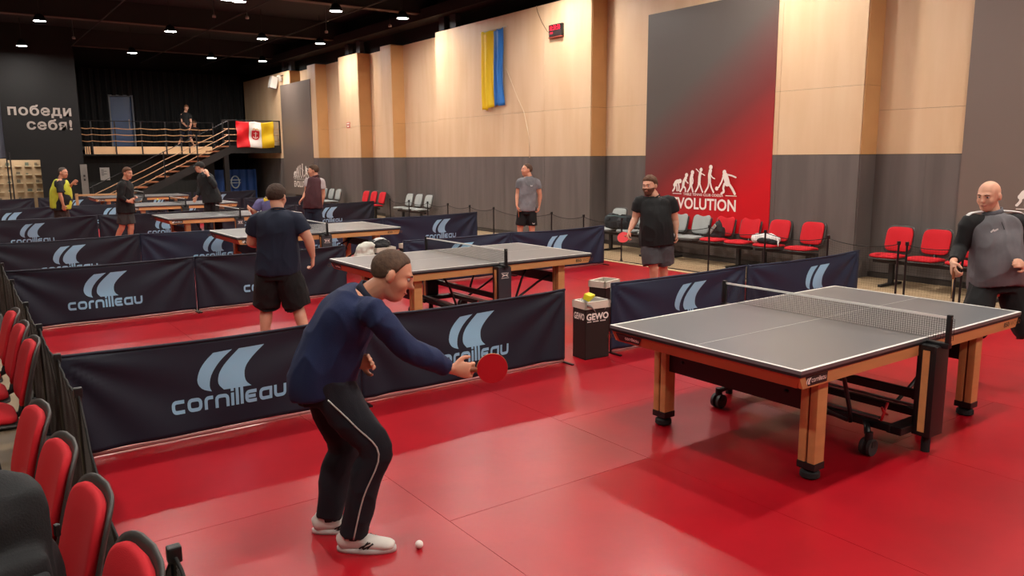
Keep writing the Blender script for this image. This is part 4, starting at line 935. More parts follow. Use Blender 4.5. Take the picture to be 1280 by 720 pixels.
def catmull(P, n):
    out = []
    for i in range(len(P)-1):
        p0, p1, p2, p3 = P[max(i-1, 0)], P[i], P[i+1], P[min(i+2, len(P)-1)]
        for k in range(n):
            t = k/n; out.append(.5*((2*p1)+(p2-p0)*t+(2*p0-5*p1+4*p2-p3)*t*t+(3*p1-p0-3*p2+p3)*t**3))
    out.append(P[-1]); return out
def loft(mb, pts, side, n=18, sub=4, flat_=2.0):
    """pts: [(centre, half width along side, half depth)], closed ends"""
    A = [np.array([*p[0], p[1], p[2]]) for p in pts]; A = catmull(A, sub); base = len(mb.v); N = len(A)
    sides = side if isinstance(side, list) else None
    for i, a in enumerate(A):
        t = V(A[min(i+1, N-1)][:3]-A[max(i-1, 0)][:3]).normalized()
        sd = V(side) if sides is None else V(sides[0]).lerp(V(sides[1]), i/(N-1))
        s = (sd-t*sd.dot(t)).normalized(); d_ = t.cross(s)
        for k in range(n):
            q = 2*PI*k/n; c, ss = math.cos(q), math.sin(q); e = 2/flat_
            mb.v.append(tuple(V(a[:3])+s*math.copysign(abs(c)**e, c)*a[3]+d_*math.copysign(abs(ss)**e, ss)*a[4]))
    for i in range(N-1):
        for k in range(n): mb.f.append((base+i*n+k, base+i*n+(k+1) % n, base+(i+1)*n+(k+1) % n, base+(i+1)*n+k))
    mb.f.append(tuple(base+k for k in range(n))[::-1]); mb.f.append(tuple(base+(N-1)*n+k for k in range(n)))
def hand(mb, wr, ha, inward, thumb_up, curl=.6, s=1.0, spread=.06):
    d = (ha-wr).normalized(); n = (inward-d*inward.dot(d)).normalized(); l = d.cross(n)
    if l.dot(thumb_up) < 0: l = -l
    loft(mb, [(wr-d*.01, .026*s, .019*s), (wr+d*.025, .030*s, .018*s), (wr+d*.06*s, .041*s, .016*s), (wr+d*.09*s, .041*s, .014*s), (wr+d*.1*s, .036*s, .010*s)], l, 14, 2)
    for i, (o, ln) in enumerate(((.031, .072), (.0105, .080), (-.0105, .074), (-.030, .058))):
        b = wr+d*.088*s+l*o*s; p = [b-d*.01]; a = 0; dir_ = (d+l*o*spread*20).normalized()
        P = [(b-d*.012, .0095*s)]; q = b
        for k, f in enumerate((.45, .32, .23)):
            a += curl*(1.0 if k else .8); v = dir_*math.cos(a)+n*math.sin(a); q = q+v*ln*f*s; P.append((q, (.0092, .0085, .0072)[k]*s))
        loft(mb, [(x, r, r) for x, r in P], l, 10, 3)
    b = wr+d*.025*s+l*.026*s; v1 = (d*.7+l*.75+n*.25).normalized(); q1 = b+v1*.042*s; v2 = (d*.95+l*.25+n*.45*curl*1.5).normalized(); q2 = q1+v2*.032*s; q3 = q2+(d+n*curl).normalized()*.022*s
    loft(mb, [(b-v1*.01, .012*s, .012*s), (q1, .0115*s, .0115*s), (q2, .0098*s, .0098*s), (q3, .0075*s, .0075*s)], n, 10, 3)
    return d, n, l
def folds(amp, f=5.5, dirz=.45):
    def fn(c):
        p = V((c.x*f, c.y*f, c.z*f*dirz)); a = noise.noise(p)+.5*noise.noise(p*2.3+V((3, 1, 7)))
        b = 1-abs(noise.noise(V((c.x*f*1.3+9, c.y*f*1.3, c.z*f*.9))))*2
        return amp*(a*.9+max(0, b)**2*.6-.3)
    return fn
def person(key, label, face, pitch, sp):
    J = {k: V(v) for k, v in J_[key].items()}
    lb = .84 if sp['bottom'] == 'pants' else 1.0
    vox = sp.get('vox', .009); g = sp.get('girth', 1.0)
    R = (J['anR']+J['anL'])/2; zf = sp.get('floor', .007)
    T = thing('person', label, 'person', (round(J['pelvis'].x, 2), round(J['pelvis'].y, 2), zf))
    Ls = (J['shL']-J['shR']); Lh = (J['hipL']-J['hipR']); hs = Ls.length/2; Ls.normalize(); Lh.normalize()
    spine = (J['neck']-J['pelvis']); sl_ = spine.length; sn = spine.normalized()
    if 'hips' in sp: Lh = V(sp['hips']).normalized()
    front = Ls.cross(V((0, 0, 1))).normalized(); fdir = V((math.cos(face)*math.cos(pitch), math.sin(face)*math.cos(pitch), math.sin(pitch)))
    frontT = Ls.cross(sn).normalized()
    hunch = sp.get('hunch', 0); belly = sp.get('belly', 0)
    def SPp(t): return J['pelvis'].lerp(J['neck'], t)-frontT*hunch*math.sin(PI*min(1, max(0, t)))
    hw = sp.get('hipw', .165)*g; shw = max(hs*1.0, .15)
    hd = -sn.lerp(-((J['knR']+J['knL'])/2-J['pelvis']).normalized(), .6).normalized()
    tors = lambda k, z0=-.12: [(SPp(0)+hd*.08, hw*.78+k, .095*g+k), (SPp(.0), hw+k, .118*g+k), (SPp(.28)+frontT*belly*.6, hw*.93+k, .115*g+belly+k), (SPp(.52)+frontT*belly*.5, hw*.97+k, .118*g+belly*.7+k), (SPp(.74), shw*.97+k*.8, .118*g+k), (SPp(.9), shw*.88+k*.8, .088*g+k*.8), (SPp(1.0), .072+k*.8, .062+k*.8)]
    # ---- body
    mb = MB(); sides = [tuple(Lh), tuple(Ls)]
    tb_ = tors(0); tb_[0] = (tb_[0][0], tb_[0][1]*lb, tb_[0][2]*lb); loft(mb, tb_, sides, 26, 4, 2.3)
    hf = frame_from(fdir, sp.get('hup', (0, 0, 1))); hs_ = sp.get('hscale', 1.0); hc = J['head']
    loft(mb, [(SPp(.93), .07, .065), (SPp(1.02), .060, .060), (hc-hf.col[1]*.02*hs_-hf.col[2]*.05*hs_, .055, .058), (hc-hf.col[1]*.015+hf.col[2]*.0, .05, .05)], tuple(Ls), 16, 3)
    nu, nv = (84, 60) if vox < .008 else (48, 36)
    D, Rr = head_grid(nu, nv, sp.get('headw', 1.0)); pts = D*Rr[..., None]*hs_
    M3 = np.array(hf); W_ = pts.reshape(-1, 3) @ M3.T+np.array(hc); mb.add(W_.tolist(), sph_faces(nu, nv))
    inner = {}
    for sd, sgn in (('R', -1), ('L', 1)):
        sh, el, wr, ha = J['sh'+sd], J['el'+sd], J['wr'+sd], J['ha'+sd]; a1 = sp.get('arm', 1.0)
        inn = SPp(.88).lerp(sh, .45)
        loft(mb, [(inn, .055*a1, .055*a1), (sh, .056*a1, .058*a1), (sh.lerp(el, .45), .050*a1, .052*a1), (el, .040*a1, .041*a1)], tuple(frontT), 16, 3)
        loft(mb, [(el+(el-wr).normalized()*.0, .040*a1, .041*a1), (el.lerp(wr, .28), .043*a1, .042*a1), (el.lerp(wr, .75), .031*a1, .028*a1), (wr, .027*a1, .022*a1)], tuple(frontT), 16, 3)
        mb.ell(el, (.040*a1,)*3, 14, 10)
        inw = sp.get('inw'+sd, (Ls*-sgn)); up_ = sp.get('thumb'+sd, front+V((0, 0, .3)))
        hand(mb, wr, ha, V(inw), V(up_), sp.get('curl'+sd, .45), 1.0)
        hp, kn, an, to = J['hip'+sd], J['kn'+sd], J['an'+sd], J['to'+sd]; lg = sp.get('leg', 1.0)*lb
        loft(mb, [(hp+V((0, 0, .05)), .085*g*lb, .09*g*lb), (hp-V((0, 0, .03)), .090*lg*g, .095*lg*g), (hp.lerp(kn, .5), .077*lg, .082*lg), (kn, .056*lg, .060*lg), (kn.lerp(an, .1), .052*lg, .056*lg)], tuple(Lh), 18, 3)
        ft = V((to.x-an.x, to.y-an.y, 0)).normalized(); bk = (an-kn).normalized()
        loft(mb, [(kn, .054*lg, .057*lg), (kn.lerp(an, .28)-ft*.014, .054*lg, .060*lg), (kn.lerp(an, .65)-ft*.006, .040*lg, .042*lg), (kn.lerp(an, .95), .033, .036), (an+V((0, 0, -.02)), .034, .04)], tuple(Lh), 18, 3)
        sdv = ft.cross(V((0, 0, 1)))
        F0 = V((an.x, an.y, zf if zf > .5 else .007)); az = max(0, (an.z-.1-F0.z+.0)) if sp.get('lift'+sd) else 0
        F0.z += az
        loft(mb, [(F0-ft*.05+V((0, 0, .05)), .028, .03), (F0+V((0, 0, .055)), .033, .045), (F0+ft*.08+V((0, 0, .04)), .036, .03), (F0+ft*.15+V((0, 0, .03)), .036, .018)], tuple(sdv), 12, 3)
        inner[sd] = (F0, ft, sdv)
    body = remesh(mb, vox, 'body', sp.get('skin', M_skin), T, 2 if vox < .009 else 1, None, True)
    # ---- head details
    def hp_(x, y, z): return hc+hf.col[0]*x*hs_+hf.col[1]*y*hs_+hf.col[2]*z*hs_
    rotm = hf.copy()
    for s in (-1, 1):
        e = MB().ell(hp_(s*.031, .0765, .007), (.0125*hs_, .0125*hs_, .0105*hs_), 14, 10, rotm).build('eye', M_eye, T, True, world=True)
        i_ = MB().ell(hp_(s*.031, .0865, .0065), (.0058*hs_, .0035*hs_, .0062*hs_), 12, 8, rotm).build('iris', M_iris, T, True, world=True); i_.parent = e
        MB().tube([hp_(s*.014, .094, .024), hp_(s*.03, .0935, .029), hp_(s*.048, .083, .024)], [.003, .0038, .002], 6).build('eyebrow', sp.get('hairm', M_hair), T, True, world=True)
    MB().tube([hp_(-.024, .083, -.0615), hp_(-.01, .0955, -.0605), hp_(.01, .0955, -.0605), hp_(.024, .083, -.0615)], [.0025, .0045, .0045, .0025], 6).build('mouth', M_lip, T, True, world=True)
    hair = sp.get('hair', 'short'); dn = D
    z, y, x = dn[..., 2], dn[..., 1], dn[..., 0]
    ys = [-1, -.6, -.38, -.22, 0, .15, .3, .45, .75, 1]
    prof = {'short': [-.46, -.42, -.30, .22, .30, .16, .48, .62, .70, .73], 'receding': [-.46, -.42, -.30, .24, .32, .18, .50, .74, .85, .87], 'bald': [-.40, -.34, -.1, .3, .4, .5, .9, 1.2, 1.2, 1.2], 'cap': [-.25, -.2, -.1, .25, .30, .30, .35, .38, .42, .45]}[hair if hair in ('short', 'receding', 'bald', 'cap') else 'short']
    def shell(m_, th, nm, mt, am=.004):
        nz_ = np.array([[noise.noise(V(tuple(dn[i, j]*9)))+.6*noise.noise(V(tuple(dn[i, j]*22))) for j in range(nu)] for i in range(nv+1)])
        rr = (Rr*hs_+th*m_+am*nz_*m_-.006*(1-m_))
        W2 = (dn*rr[..., None]).reshape(-1, 3) @ M3.T+np.array(hc)
        o = MB().add(W2.tolist(), sph_faces(nu, nv)).build(nm, mt, T, True, world=True); return o
    sst = lambda q: np.clip(q, 0, 1)**2*(3-2*np.clip(q, 0, 1))
    hline = np.interp(y, ys, prof)
    if hair != 'none':
        top = sst((z-hline)/.26+.45)
        if hair == 'bald': top = top*(z < .35)*.6
        shell(top, {'short': sp.get('hairt', .010), 'receding': .0055, 'bald': .003, 'cap': .014}[hair], 'cap' if hair == 'cap' else 'hair', sp.get('hairm', M_hair), sp.get('hairn', .004) if hair != 'cap' else .0)
        if hair == 'cap':
            MB().grid(10, 8, lambda u, v: hp_((u-.5)*.15, .075+.07*v*(1-(2*u-1)**2*.5), .055-.02*v-.03*(2*u-1)**2)).build('cap_brim', sp.get('hairm', M_hair), T, True, world=True, solid=.004)
    if sp.get('beard'):
        bm_ = sst((-.22-z)/.26+.4)*sst((y-.0)/.2+.3)*(1-np.exp(-((x/.26)**2+((z+.52)/.10)**2))*(y > 0))
        shell(bm_, .005, 'beard', sp.get('beardm', M_hair), .002)
    # ---- trousers or shorts
    bmt = sp['bottom_m']; mb = MB(); pk = sp.get('bk', .022)
    loft(mb, [(SPp(0)+hd*.10, hw*.80+pk, .105*g+pk), (SPp(0), hw+pk*.5, .115*g+pk*.5), (SPp(0)+sn*.06, hw*.95+.006, .112*g+.006+belly*.3)], tuple(Lh), 26, 4, 2.3)
    for sd in 'RL':
        hp, kn, an, to = J['hip'+sd], J['kn'+sd], J['an'+sd], J['to'+sd]; lg = sp.get('leg', 1.0)
        if sp['bottom'] == 'shorts':
            hm = hp.lerp(kn, sp.get('hem', .85))
            loft(mb, [(hp+V((0, 0, .04)), .095*g, .10*g), (hp.lerp(kn, .3), .105*lg*g, .11*lg*g), (hm, .095*lg*g+.012, .105*lg*g+.012), (hm-V((0, 0, .01)), .09*lg*g+.012, .10*lg*g+.012)], tuple(Lh), 20, 3)
        else:
            ft = V((to.x-an.x, to.y-an.y, 0)).normalized()
            loft(mb, [(hp+V((0, 0, .05)), .10*g, .105*g), (hp.lerp(kn, .45), .095*lg, .102*lg), (kn+ft*.01, .076*lg, .08*lg), (kn.lerp(an, .35)-ft*.008, .074, .08), (kn.lerp(an, .8), .066, .072), (an+V((0, 0, -.01)), .064, .072)], tuple(Lh), 20, 4)
    for sd in 'RL':
        if sp['bottom'] == 'pants': mb.ell(J['kn'+sd], (.079, .079, .079), 16, 12)
        mb.ell(J['hip'+sd]+V((0, 0, .01)), (.112*g, .112*g, .112*g), 16, 12)
    pants = remesh(mb, max(.009, vox), 'trousers' if sp['bottom'] == 'pants' else 'shorts', bmt, T, 3, folds(.012, 6.5), True)
    # ---- shirt
    k = sp.get('sk', .018); tm = sp['top_m']; mb = MB(); hem = sp.get('shirt_hem', -.1)
    tt = tors(k, hem)[:-1]
    tt[0] = (SPp(0)+hd*abs(hem), hw+k+.012, .118*g+k+.012+belly*.4); tt[1] = (tt[1][0], hw+k+.014, .120*g+k+.012+belly*.6); tt[2] = (tt[2][0], hw*.97+k+.012, tt[2][2]+.006)
    tt[5] = (tt[5][0], tt[5][1]+.006, tt[5][2]+.010); tt.append((SPp(.985), .094, .088)); tt.append((SPp(1.01), .066, .066)); loft(mb, tt, sides, 28, 4, 2.4)
    sleeve = sp.get('sleeve', .55); sm2 = sp.get('sleeve_m')
    mbs = MB() if sm2 else mb; parts = []
    for sd in 'RL':
        sh, el, wr = J['sh'+sd], J['el'+sd], J['wr'+sd]; a1 = sp.get('arm', 1.0); q = .016
        inn = SPp(.87).lerp(sh, .42 if sm2 else .45); mbx = MB() if sm2 else mb
        if sleeve <= 1:
            e = sh.lerp(el, sleeve); loft(mbx, [(inn, .066*a1, .066*a1), (sh, .056*a1+q*.7, .058*a1+q*.7), (sh.lerp(el, sleeve*.6), .057*a1+q, .059*a1+q), (e, .056*a1+q, .058*a1+q)], tuple(frontT), 18, 3)
        else:
            loft(mbx, [(inn, .066*a1, .066*a1), (sh, .058*a1+q, .060*a1+q), (sh.lerp(el, .5), .054*a1+q*.8, .056*a1+q*.8), (el, .045*a1+q, .046*a1+q)], tuple(frontT), 18, 3)
            mbx.ell(el, (.045*a1+q,)*3, 14, 10); e = el.lerp(wr, sleeve-1)
            loft(mbx, [(el, .045*a1+q, .046*a1+q), (el.lerp(e, .5), .045*a1+q*.8, .044*a1+q*.8), (e, .034*a1+q*.5, .031*a1+q*.6)], tuple(frontT), 18, 3)
        if sm2: parts.append(mbx)
    shirt = remesh(mb, max(.009, vox), sp.get('top_name', 'shirt'), tm, T, 3, folds(sp.get('wr', .013)), True)
    for mbx in parts: remesh(mbx, max(.009, vox), 'sleeve', sm2, T, 2, wr_noise(.007, 8), True)
    # collar
    cr = SPp(1.0); cd = (J['head']-J['neck']).normalized(); sdx = frontT.cross(cd).normalized(); fx = cd.cross(sdx)
    ch = sp.get('collar', -.006)
    ring = [[cr+sdx*math.cos(a)*(.074+dr)+fx*math.sin(a)*(.070+dr)+sn*(.0+dz) for a in [2*PI*i/20 for i in range(20)]] for dr, dz in ((.006, -.012), (-.002, ch+.01))]
    mbc = MB(); mbc.v = [tuple(p) for r_ in ring for p in r_]; mbc.f = [(i, (i+1) % 20, 20+(i+1) % 20, 20+i) for i in range(20)]
    mbc.build('collar', sp.get('collar_m', tm), T, True, world=True, solid=.007)
    # ---- shoes
    for sd in 'RL':
        F0, ft, sdv = inner[sd]; mb = MB(); c = lambda a, h: F0+ft*a+V((0, 0, h))
        loft(mb, [(c(-.083, .05), .026, .03), (c(-.06, .055), .037, .045), (c(0, .055), .041, .047), (c(.06, .048), .046, .038), (c(.12, .038), .05, .03), (c(.17, .034), .045, .024), (c(.198, .03), .026, .014)], tuple(sdv), 16, 3)
        loft(mb, [(c(-.03, .08), .036, .046), (c(-.02, .105), .035, .044)], tuple(sdv), 14, 2)
        so = remesh(mb, .008 if vox < .009 else .012, 'shoe', sp.get('shoe_m', M_black), T, 2, None, True)
        mb = MB(); n = 24; out = []
        for i in range(n):
            a = 2*PI*i/n; X = .058+.148*math.cos(a); Y = (.047+.006*math.cos(a))*math.sin(a)*(1 if math.cos(a) > -.2 else .92); out.append((X, Y))
        for h in (0, .012, .026): mb.v += [tuple(F0+ft*X+sdv*Y+V((0, 0, h))) for X, Y in out]
        for q in range(2): mb.f += [(q*n+i, q*n+(i+1) % n, (q+1)*n+(i+1) % n, (q+1)*n+i) for i in range(n)]
        mb.f.append(tuple(range(n))[::-1]); mb.f.append(tuple(range(2*n, 3*n)))
        s_ = mb.build('sole', sp.get('sole_m', M_white), T, True, world=True); s_.parent = so
        if sp.get('socks'):
            an = J['an'+sd]; MB().tube([F0+V((0, 0, .07)), F0+V((0, 0, .135))], [.042, .04], 16).build('sock', sp['socks'], T, True, world=True)
        if sp.get('laces'):
            for i in range(4): MB().tube([c(.035+.022*i, .088-.008*i)-sdv*.018, c(.045+.022*i, .094-.009*i), c(.035+.022*i, .088-.008*i)+sdv*.018], .0028, 6).build('lace', M_white, T, True, world=True).parent = so
            for sg_ in (-1, 1):
                for a, b in (((.03, .035), (.085, .062)), ((.05, .030), (.10, .056)), ((.075, .068), (.045, .032)), ((.098, .06), (.07, .030))):
                    MB().tube([c(a[0], a[1])+sdv*sg_*.0475, c(b[0], b[1])+sdv*sg_*.044], .0035, 6).build('shoe_stripe', M_black, T, True, world=True).parent = so
    return T, J, dict(front=front, Ls=Ls, sn=sn, frontT=frontT, SPp=SPp, hf=hf, g=g, hw=hw, shw=shw, k=k)
def bat(J, sd, label, face_n, handle_dir, rub='c01020', back='16161a', dist=.125):
    """table tennis bat held in the fist: handle through the palm, blade beyond"""
    h = J['wr'+sd].lerp(J['ha'+sd], .95); d = V(handle_dir).normalized(); n = V(face_n); n = (n-d*n.dot(d)).normalized(); s = d.cross(n)
    t = thing('table_tennis_bat', label, 'bat', tuple(h))
    def disc(r, t0, t1, k=1.0):
        mb = MB(); N = 28
        for tt in (t0, t1):
            for i in range(N):
                a = 2*PI*i/N; mb.v.append(tuple(h+d*(dist+r*1.03*math.cos(a))+s*r*math.sin(a)*k+n*tt))
        mb.f = [(i, (i+1) % N, N+(i+1) % N, N+i) for i in range(N)]+[tuple(range(N))[::-1], tuple(range(N, 2*N))]; return mb
    disc(.076, -.003, .003).build('blade', mat('blade_wood', 'b88a54', .5), t, world=True)
    disc(.075, .003, .006).build('rubber', mat('rubber_'+rub, rub, .45), t, world=True)
    disc(.075, -.006, -.003).build('rubber', mat('rubber_'+back, back, .45), t, world=True)
    mb = MB(); loft(mb, [(h-d*.05, .017, .012), (h, .013, .011), (h+d*.05, .014, .011)], tuple(s), 12, 3); mb.build('handle', mat('handle_wood', '8a4a2c', .5), t, True, world=True)
    return t
def deg(a): return math.radians(a)
def fab(n, c, v=0, **k): return mat(n, c, .85, var=v, vscale=6, bump=.15, bscale=220, **k)
TOCAM = V((-.58, -.81, 0)); LEFT = V((-.81, .58, 0)); RIGHT = -LEFT
m_hrec = mat('thin_brown_hair', '5c4434', .8, var=.35, vscale=40, bump=.15, bscale=120)

T1, J1, X1 = person('p1', 'man in navy top and dark tracksuit trousers bending forward in the left foreground', deg(-28), deg(-22), dict(vox=.006, girth=1.02, top_m=fab('navy_top', '14224a'), sleeve=1.9, top_name='sweatshirt', bottom='pants', bottom_m=fab('dark_trousers', '10131e'), hunch=.05, belly=.02, hair='receding', hairn=.0015, hairm=m_hrec, shoe_m=mat('white_shoe', 'd8d0c8', .6), sole_m=mat('white_sole', 'd0c8c4', .6), socks=mat('dark_sock', '2a2622', .9), laces=True, hup=(.25, .0, 1), curlR=.75, thumbR=(0, 0, 1), inwR=(0, 1, 0), skin=M_skin, collar=.02, shirt_hem=-.06, collar_m=fab('navy_collar', '10182e')))
bat(J1, 'R', 'red bat held low by the bending man in the foreground', TOCAM, (J1['haR']-J1['wrR'])+V((.05, -.03, .02)))
# white piping down the near leg
pp = [J1['hipR'].lerp(J1['knR'], .15), J1['hipR'].lerp(J1['knR'], .55), J1['knR'], J1['knR'].lerp(J1['anR'], .5), J1['anR']]
kk = [(.10, -.006), (.100, .03), (.080, .035), (.079, .01), (.070, .01)]
X1f = V((J1['toR'].x-J1['anR'].x, J1['toR'].y-J1['anR'].y, 0)).normalized(); lat = X1f.cross(V((0, 0, 1)))
tp = [V(p)+lat*a+X1f*b for p, (a, b) in zip(pp, kk)]
tp = [V(tuple(q)) for q in catmull([np.array(q) for q in tp], 5)]
MB().tube(tp, .004, 6).build('piping', mat('reflective_piping', 'b8b6b0', .4), T1, True, world=True)

T2, J2, X2 = person('p2', 'bald man in grey and black sports top standing behind the near table', deg(178), deg(-10), dict(vox=.007, girth=1.08, belly=.045, top_m=fab('grey_top', '6e6c70', .25), sleeve_m=fab('black_sleeve', '141416'), sleeve=1.85, top_name='sports_top', bottom='shorts', hem=1.0, bottom_m=fab('black_shorts', '0e0f11'), hair='none', skin=M_skin2, curlR=.8, inwR=tuple(LEFT*-1+V((0, 0, 0))), curlL=.5, collar=.03, collar_m=fab('grey_collar', '55545a'), headw=1.03, shirt_hem=-.06))
bat(J2, 'R', 'dark bat held edge-on in the right hand of the bald man', V((-.41, .91, 0)), V((-.1, -.05, -.9)), '1a1a24', '2a2438')
for sd in 'RL':
    a = X2['SPp'](.97)+(J2['sh'+sd]-X2['SPp'](.97))*.25; b = J2['sh'+sd]+(J2['sh'+sd]-J2['sh'+('L' if sd == 'R' else 'R')]).normalized()*.02
    mb = MB(); loft(mb, [(a+V((0, 0, .058)), .022, .008), (a.lerp(b, .55)+V((0, 0, .072)), .024, .008), (b+V((0, 0, .066)), .024, .008), (b+(J2['el'+sd]-J2['sh'+sd])*.12+(b-a).normalized()*.045, .022, .008)], tuple(X2['frontT']), 12, 4)
    mb.build('shoulder_stripe', mat('white_cloth', 'dcdad8', .8), T2, True, world=True)
zf_ = [X2['SPp'](t)+X2['frontT']*(r) for t, r in ((1.0, .078), (.93, .105), (.84, .137), (.80, .146))]
MB().tube(zf_, .003, 6).build('zip', M_black, T2, True, world=True)
c0 = X2['SPp'](.78)+X2['frontT']*.155-X2['Ls']*.085
flat(ribbon([(-.03, -.008), (-.01, .01), (.0, .004), (.028, .018)], .014), lambda x, y: tuple(c0+X2['Ls']*x+V((0, 0, y)))).build('chest_mark', mat('white_cloth', 'dcdad8', .8), T2, world=True)

T3, J3, X3 = person('p3', 'bearded man in black T-shirt and grey shorts holding a red bat', deg(195), deg(-6), dict(vox=.008, girth=1.18, arm=1.15, belly=.04, leg=1.1, top_m=fab('black_tee', '131416'), bottom='shorts', hem=.8, bottom_m=fab('grey_shorts', '4c4c50', .2), hair='short', beard=True, hairm=mat('brown_hair', '5a3a26', .8, bump=.2, bscale=120), skin=M_skin2, hairt=.014, hairn=.009, curlR=.8, curlL=.8, hscale=1.04, headw=1.08, beardm=mat('brown_beard', '6a4230', .85, bump=.2, bscale=150)))
bat(J3, 'R', 'bright red bat held flat by the bearded man', TOCAM+V((0, 0, .8)), LEFT*.7+V((0, 0, -.35)), 'e03038', '16161a', .07)
T4, J4, X4 = person('p4', 'laughing man in grey T-shirt and black shorts standing near the right wall', deg(165), deg(4), dict(vox=.010, girth=.95, top_m=fab('heather_tee', '85858a', .35), bottom='shorts', hem=.75, bottom_m=fab('black_shorts', '0e0f11'), hair='receding', hairm=m_hrec, skin=M_skin, curlR=.6, curlL=.8, shirt_hem=-.04))
bat(J4, 'R', 'dark red bat held down by the laughing man in grey', LEFT, V((0, -.1, -1)), '9a1420', '7a1018', .06)
for c_, w_ in ((X4['SPp'](.73)+X4['frontT']*.142+X4['Ls']*.06, .022), (J4['knL']+V((0, 0, .125))+X4['frontT']*.118+X4['Ls']*.03, .026)):
    flat(([(-1, .6), (-.2, .1), (.2, .1), (1, .6), (.6, -.6), (0, -.3), (-.6, -.6)], [(0, 1, 6), (1, 5, 6), (1, 2, 5), (2, 4, 5), (2, 3, 4)]), lambda x, y: tuple(c_+X4['Ls']*x*w_+V((0, 0, y*w_)))).build('shirt_mark', mat('white_cloth', 'dcdad8', .8), T4, world=True)
T5, J5, X5 = person('p5', 'man in dark navy T-shirt and black shorts seen from behind', deg(40), deg(-8), dict(vox=.007, girth=1.15, arm=1.15, leg=1.12, top_m=fab('dark_navy_tee', '131d33'), sleeve=.62, bottom='shorts', hem=.9, bk=.03, bottom_m=fab('black_shorts', '0e0f11'), hair='short', hairm=mat('dark_crop', '3c2a20', .85, bump=.15, bscale=160), skin=M_skin2, curlR=.7, shirt_hem=-.04, headw=1.05, hipw=.16))
bat(J5, 'L', 'bat held in front by the man seen from behind', V((0, 0, 1)), (J5['haL']-J5['wrL']), 'a01020', '16161a')
T6, J6, X6 = person('p6', 'man in maroon polo shirt with pale shoulders looking left by the far poster', deg(155), deg(-4), dict(vox=.010, girth=1.0, belly=.02, top_m=fab('maroon_polo', '4e2a30', .2), sleeve_m=fab('pale_sleeve', 'b0a4a4'), bottom='shorts', hem=.8, bottom_m=fab('navy_shorts', '141a2e'), hair='short', skin=M_skin, collar=.02, shirt_hem=-.03))
T7, J7, X7 = person('p7', 'man in purple and yellow shirt leaning over, mostly hidden behind the man in navy', deg(150), deg(-25), dict(vox=.011, girth=1.0, top_m=fab('purple_shirt', '6a6698', .2), bottom='shorts', bottom_m=fab('navy_shorts', '141a2e'), hair='short', skin=M_skin2, sleeve=.7))
yo = X7['SPp'](.95); mb = MB(); loft(mb, [(yo-X7['Ls']*.1+V((0, 0, -.01)), .05, .03), (yo+V((0, 0, .0)), .09, .08), (yo+X7['Ls']*.1+V((0, 0, -.01)), .05, .03)], tuple(X7['frontT']), 12, 3); mb.build('yellow_yoke', mat('yellow_cloth', 'd8b820', .8), T7, True, world=True)
T8, J8, X8 = person('p8', 'man in black sweatshirt and cap with one hand raised, behind the fourth table', deg(150), deg(-5), dict(vox=.010, girth=1.12, arm=1.1, top_m=fab('black_sweat', '18191b'), sleeve=1.9, top_name='sweatshirt', bottom='pants', bottom_m=fab('black_trousers', '121316'), hair='cap', hairm=fab('cap_dark', '2a2826'), skin=M_skin2, curlL=.2, shirt_hem=-.1))
T9, J9, X9 = person('p9', 'man in black long-sleeved shirt and grey shorts stepping right, far left courts', deg(-55), deg(-8), dict(vox=.010, girth=1.0, top_m=fab('black_longsleeve', '121214'), sleeve=1.7, bottom='shorts', hem=.75, bottom_m=fab('olive_shorts', '3c3a3a', .2), hair='short', hairm=mat('brown_hair', '3e2618', .7), skin=M_skin, collar=.02, curlR=.7, curlL=.7))
bat(J9, 'R', 'grey-looking bat held forward by the man in black shirt and grey shorts', V((0, 0, 1))+TOCAM*.6, RIGHT, '55585c', '33363a', .12)
T10, J10, X10 = person('p10', 'grey-haired man in yellow vest at the far left, one arm stretched out', deg(-45), deg(-4), dict(vox=.010, girth=1.12, belly=.05, top_m=fab('dark_under_tee', '1c1c20'), sleeve=.8, bottom='shorts', hem=.75, bottom_m=fab('brown_shorts', '3a2a26', .2), hair='receding', hairm=mat('grey_hair', '4a403a', .7), skin=M_skin, curlL=.1))
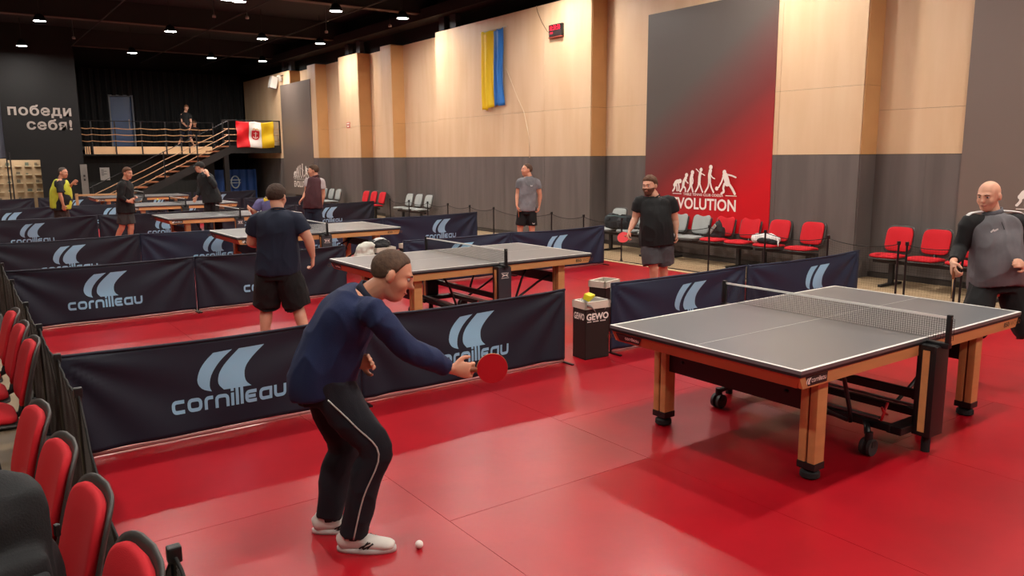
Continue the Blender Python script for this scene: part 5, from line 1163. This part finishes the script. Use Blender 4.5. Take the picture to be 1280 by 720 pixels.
mb = MB(); S_ = X10['SPp']; k_ = .055; g_ = 1.12
k_ = .05; kl = .022
loft(mb, [(S_(0)-X10['sn']*.06, X10['hw']+kl+.012, .118*g_+k_+.03), (S_(.28), X10['hw']*.97+kl, .115*g_+.05+k_), (S_(.52), X10['hw']*.97+kl, .118*g_+.04+k_), (S_(.74), X10['shw']*.88+kl*.4, .118*g_+k_), (S_(.93), X10['shw']*.55+k_*.5, .088*g_+k_*.6), (S_(.98), .06, .07)], tuple(X10['Ls']), 24, 4, 2.4)
remesh(mb, .012, 'vest', fab('yellow_vest', 'c8cc3c', .15), T10, 3, wr_noise(.008, 7), True)
T11, J11, X11 = person('p11', 'person in black shirt and shorts standing wide-legged on the gallery', deg(255), deg(-20), dict(vox=.012, girth=.95, floor=DK, top_m=fab('black_tee', '131416'), bottom='shorts', hem=.9, bottom_m=fab('navy_shorts', '141a2e'), hair='short', hairm=mat('light_brown_hair', '6a4428', .7), skin=M_skin2))
T12, J12, X12 = person('p12', 'seated person in dark clothes on the gallery right of the standing one', deg(230), deg(-10), dict(vox=.012, girth=.95, floor=DK, top_m=fab('dark_maroon_top', '241618'), sleeve=1.8, bottom='pants', bottom_m=fab('black_trousers', '121316'), hair='short', skin=M_skin))
sb = thing('gallery_bench', 'grey bench under the seated person on the gallery', 'bench', (3.8, 32.2, DK))
MB().bevbox((3.6, 32.15, DK+.22), (2.2, .4, .05), .01).build('seat', mat('bench_grey', '5a5c60', .6), sb, world=True)
for x in (2.6, 4.6): MB().bb((x-.03, 32.0, DK), (x+.03, 32.3, DK+.2)).build('leg', M_black, sb, world=True)
# ---------------------------------------------------------------- balls
tag(MB().ell((-3.316, .035, .029), (.02, .02, .02), 20, 14).build('ping_pong_ball', mat('ball_white', 'efe4dc', .35), None, True), 'white ball on the red floor right of the bending man\'s shoes', 'ball')
tag(MB().ell((-.53, 19.0, .885), (.02, .02, .02), 14, 10).build('ping_pong_ball', mat('ball_yellow', 'e8f040', .35), None, True), 'tiny yellow ball in the air over the fifth table', 'ball')
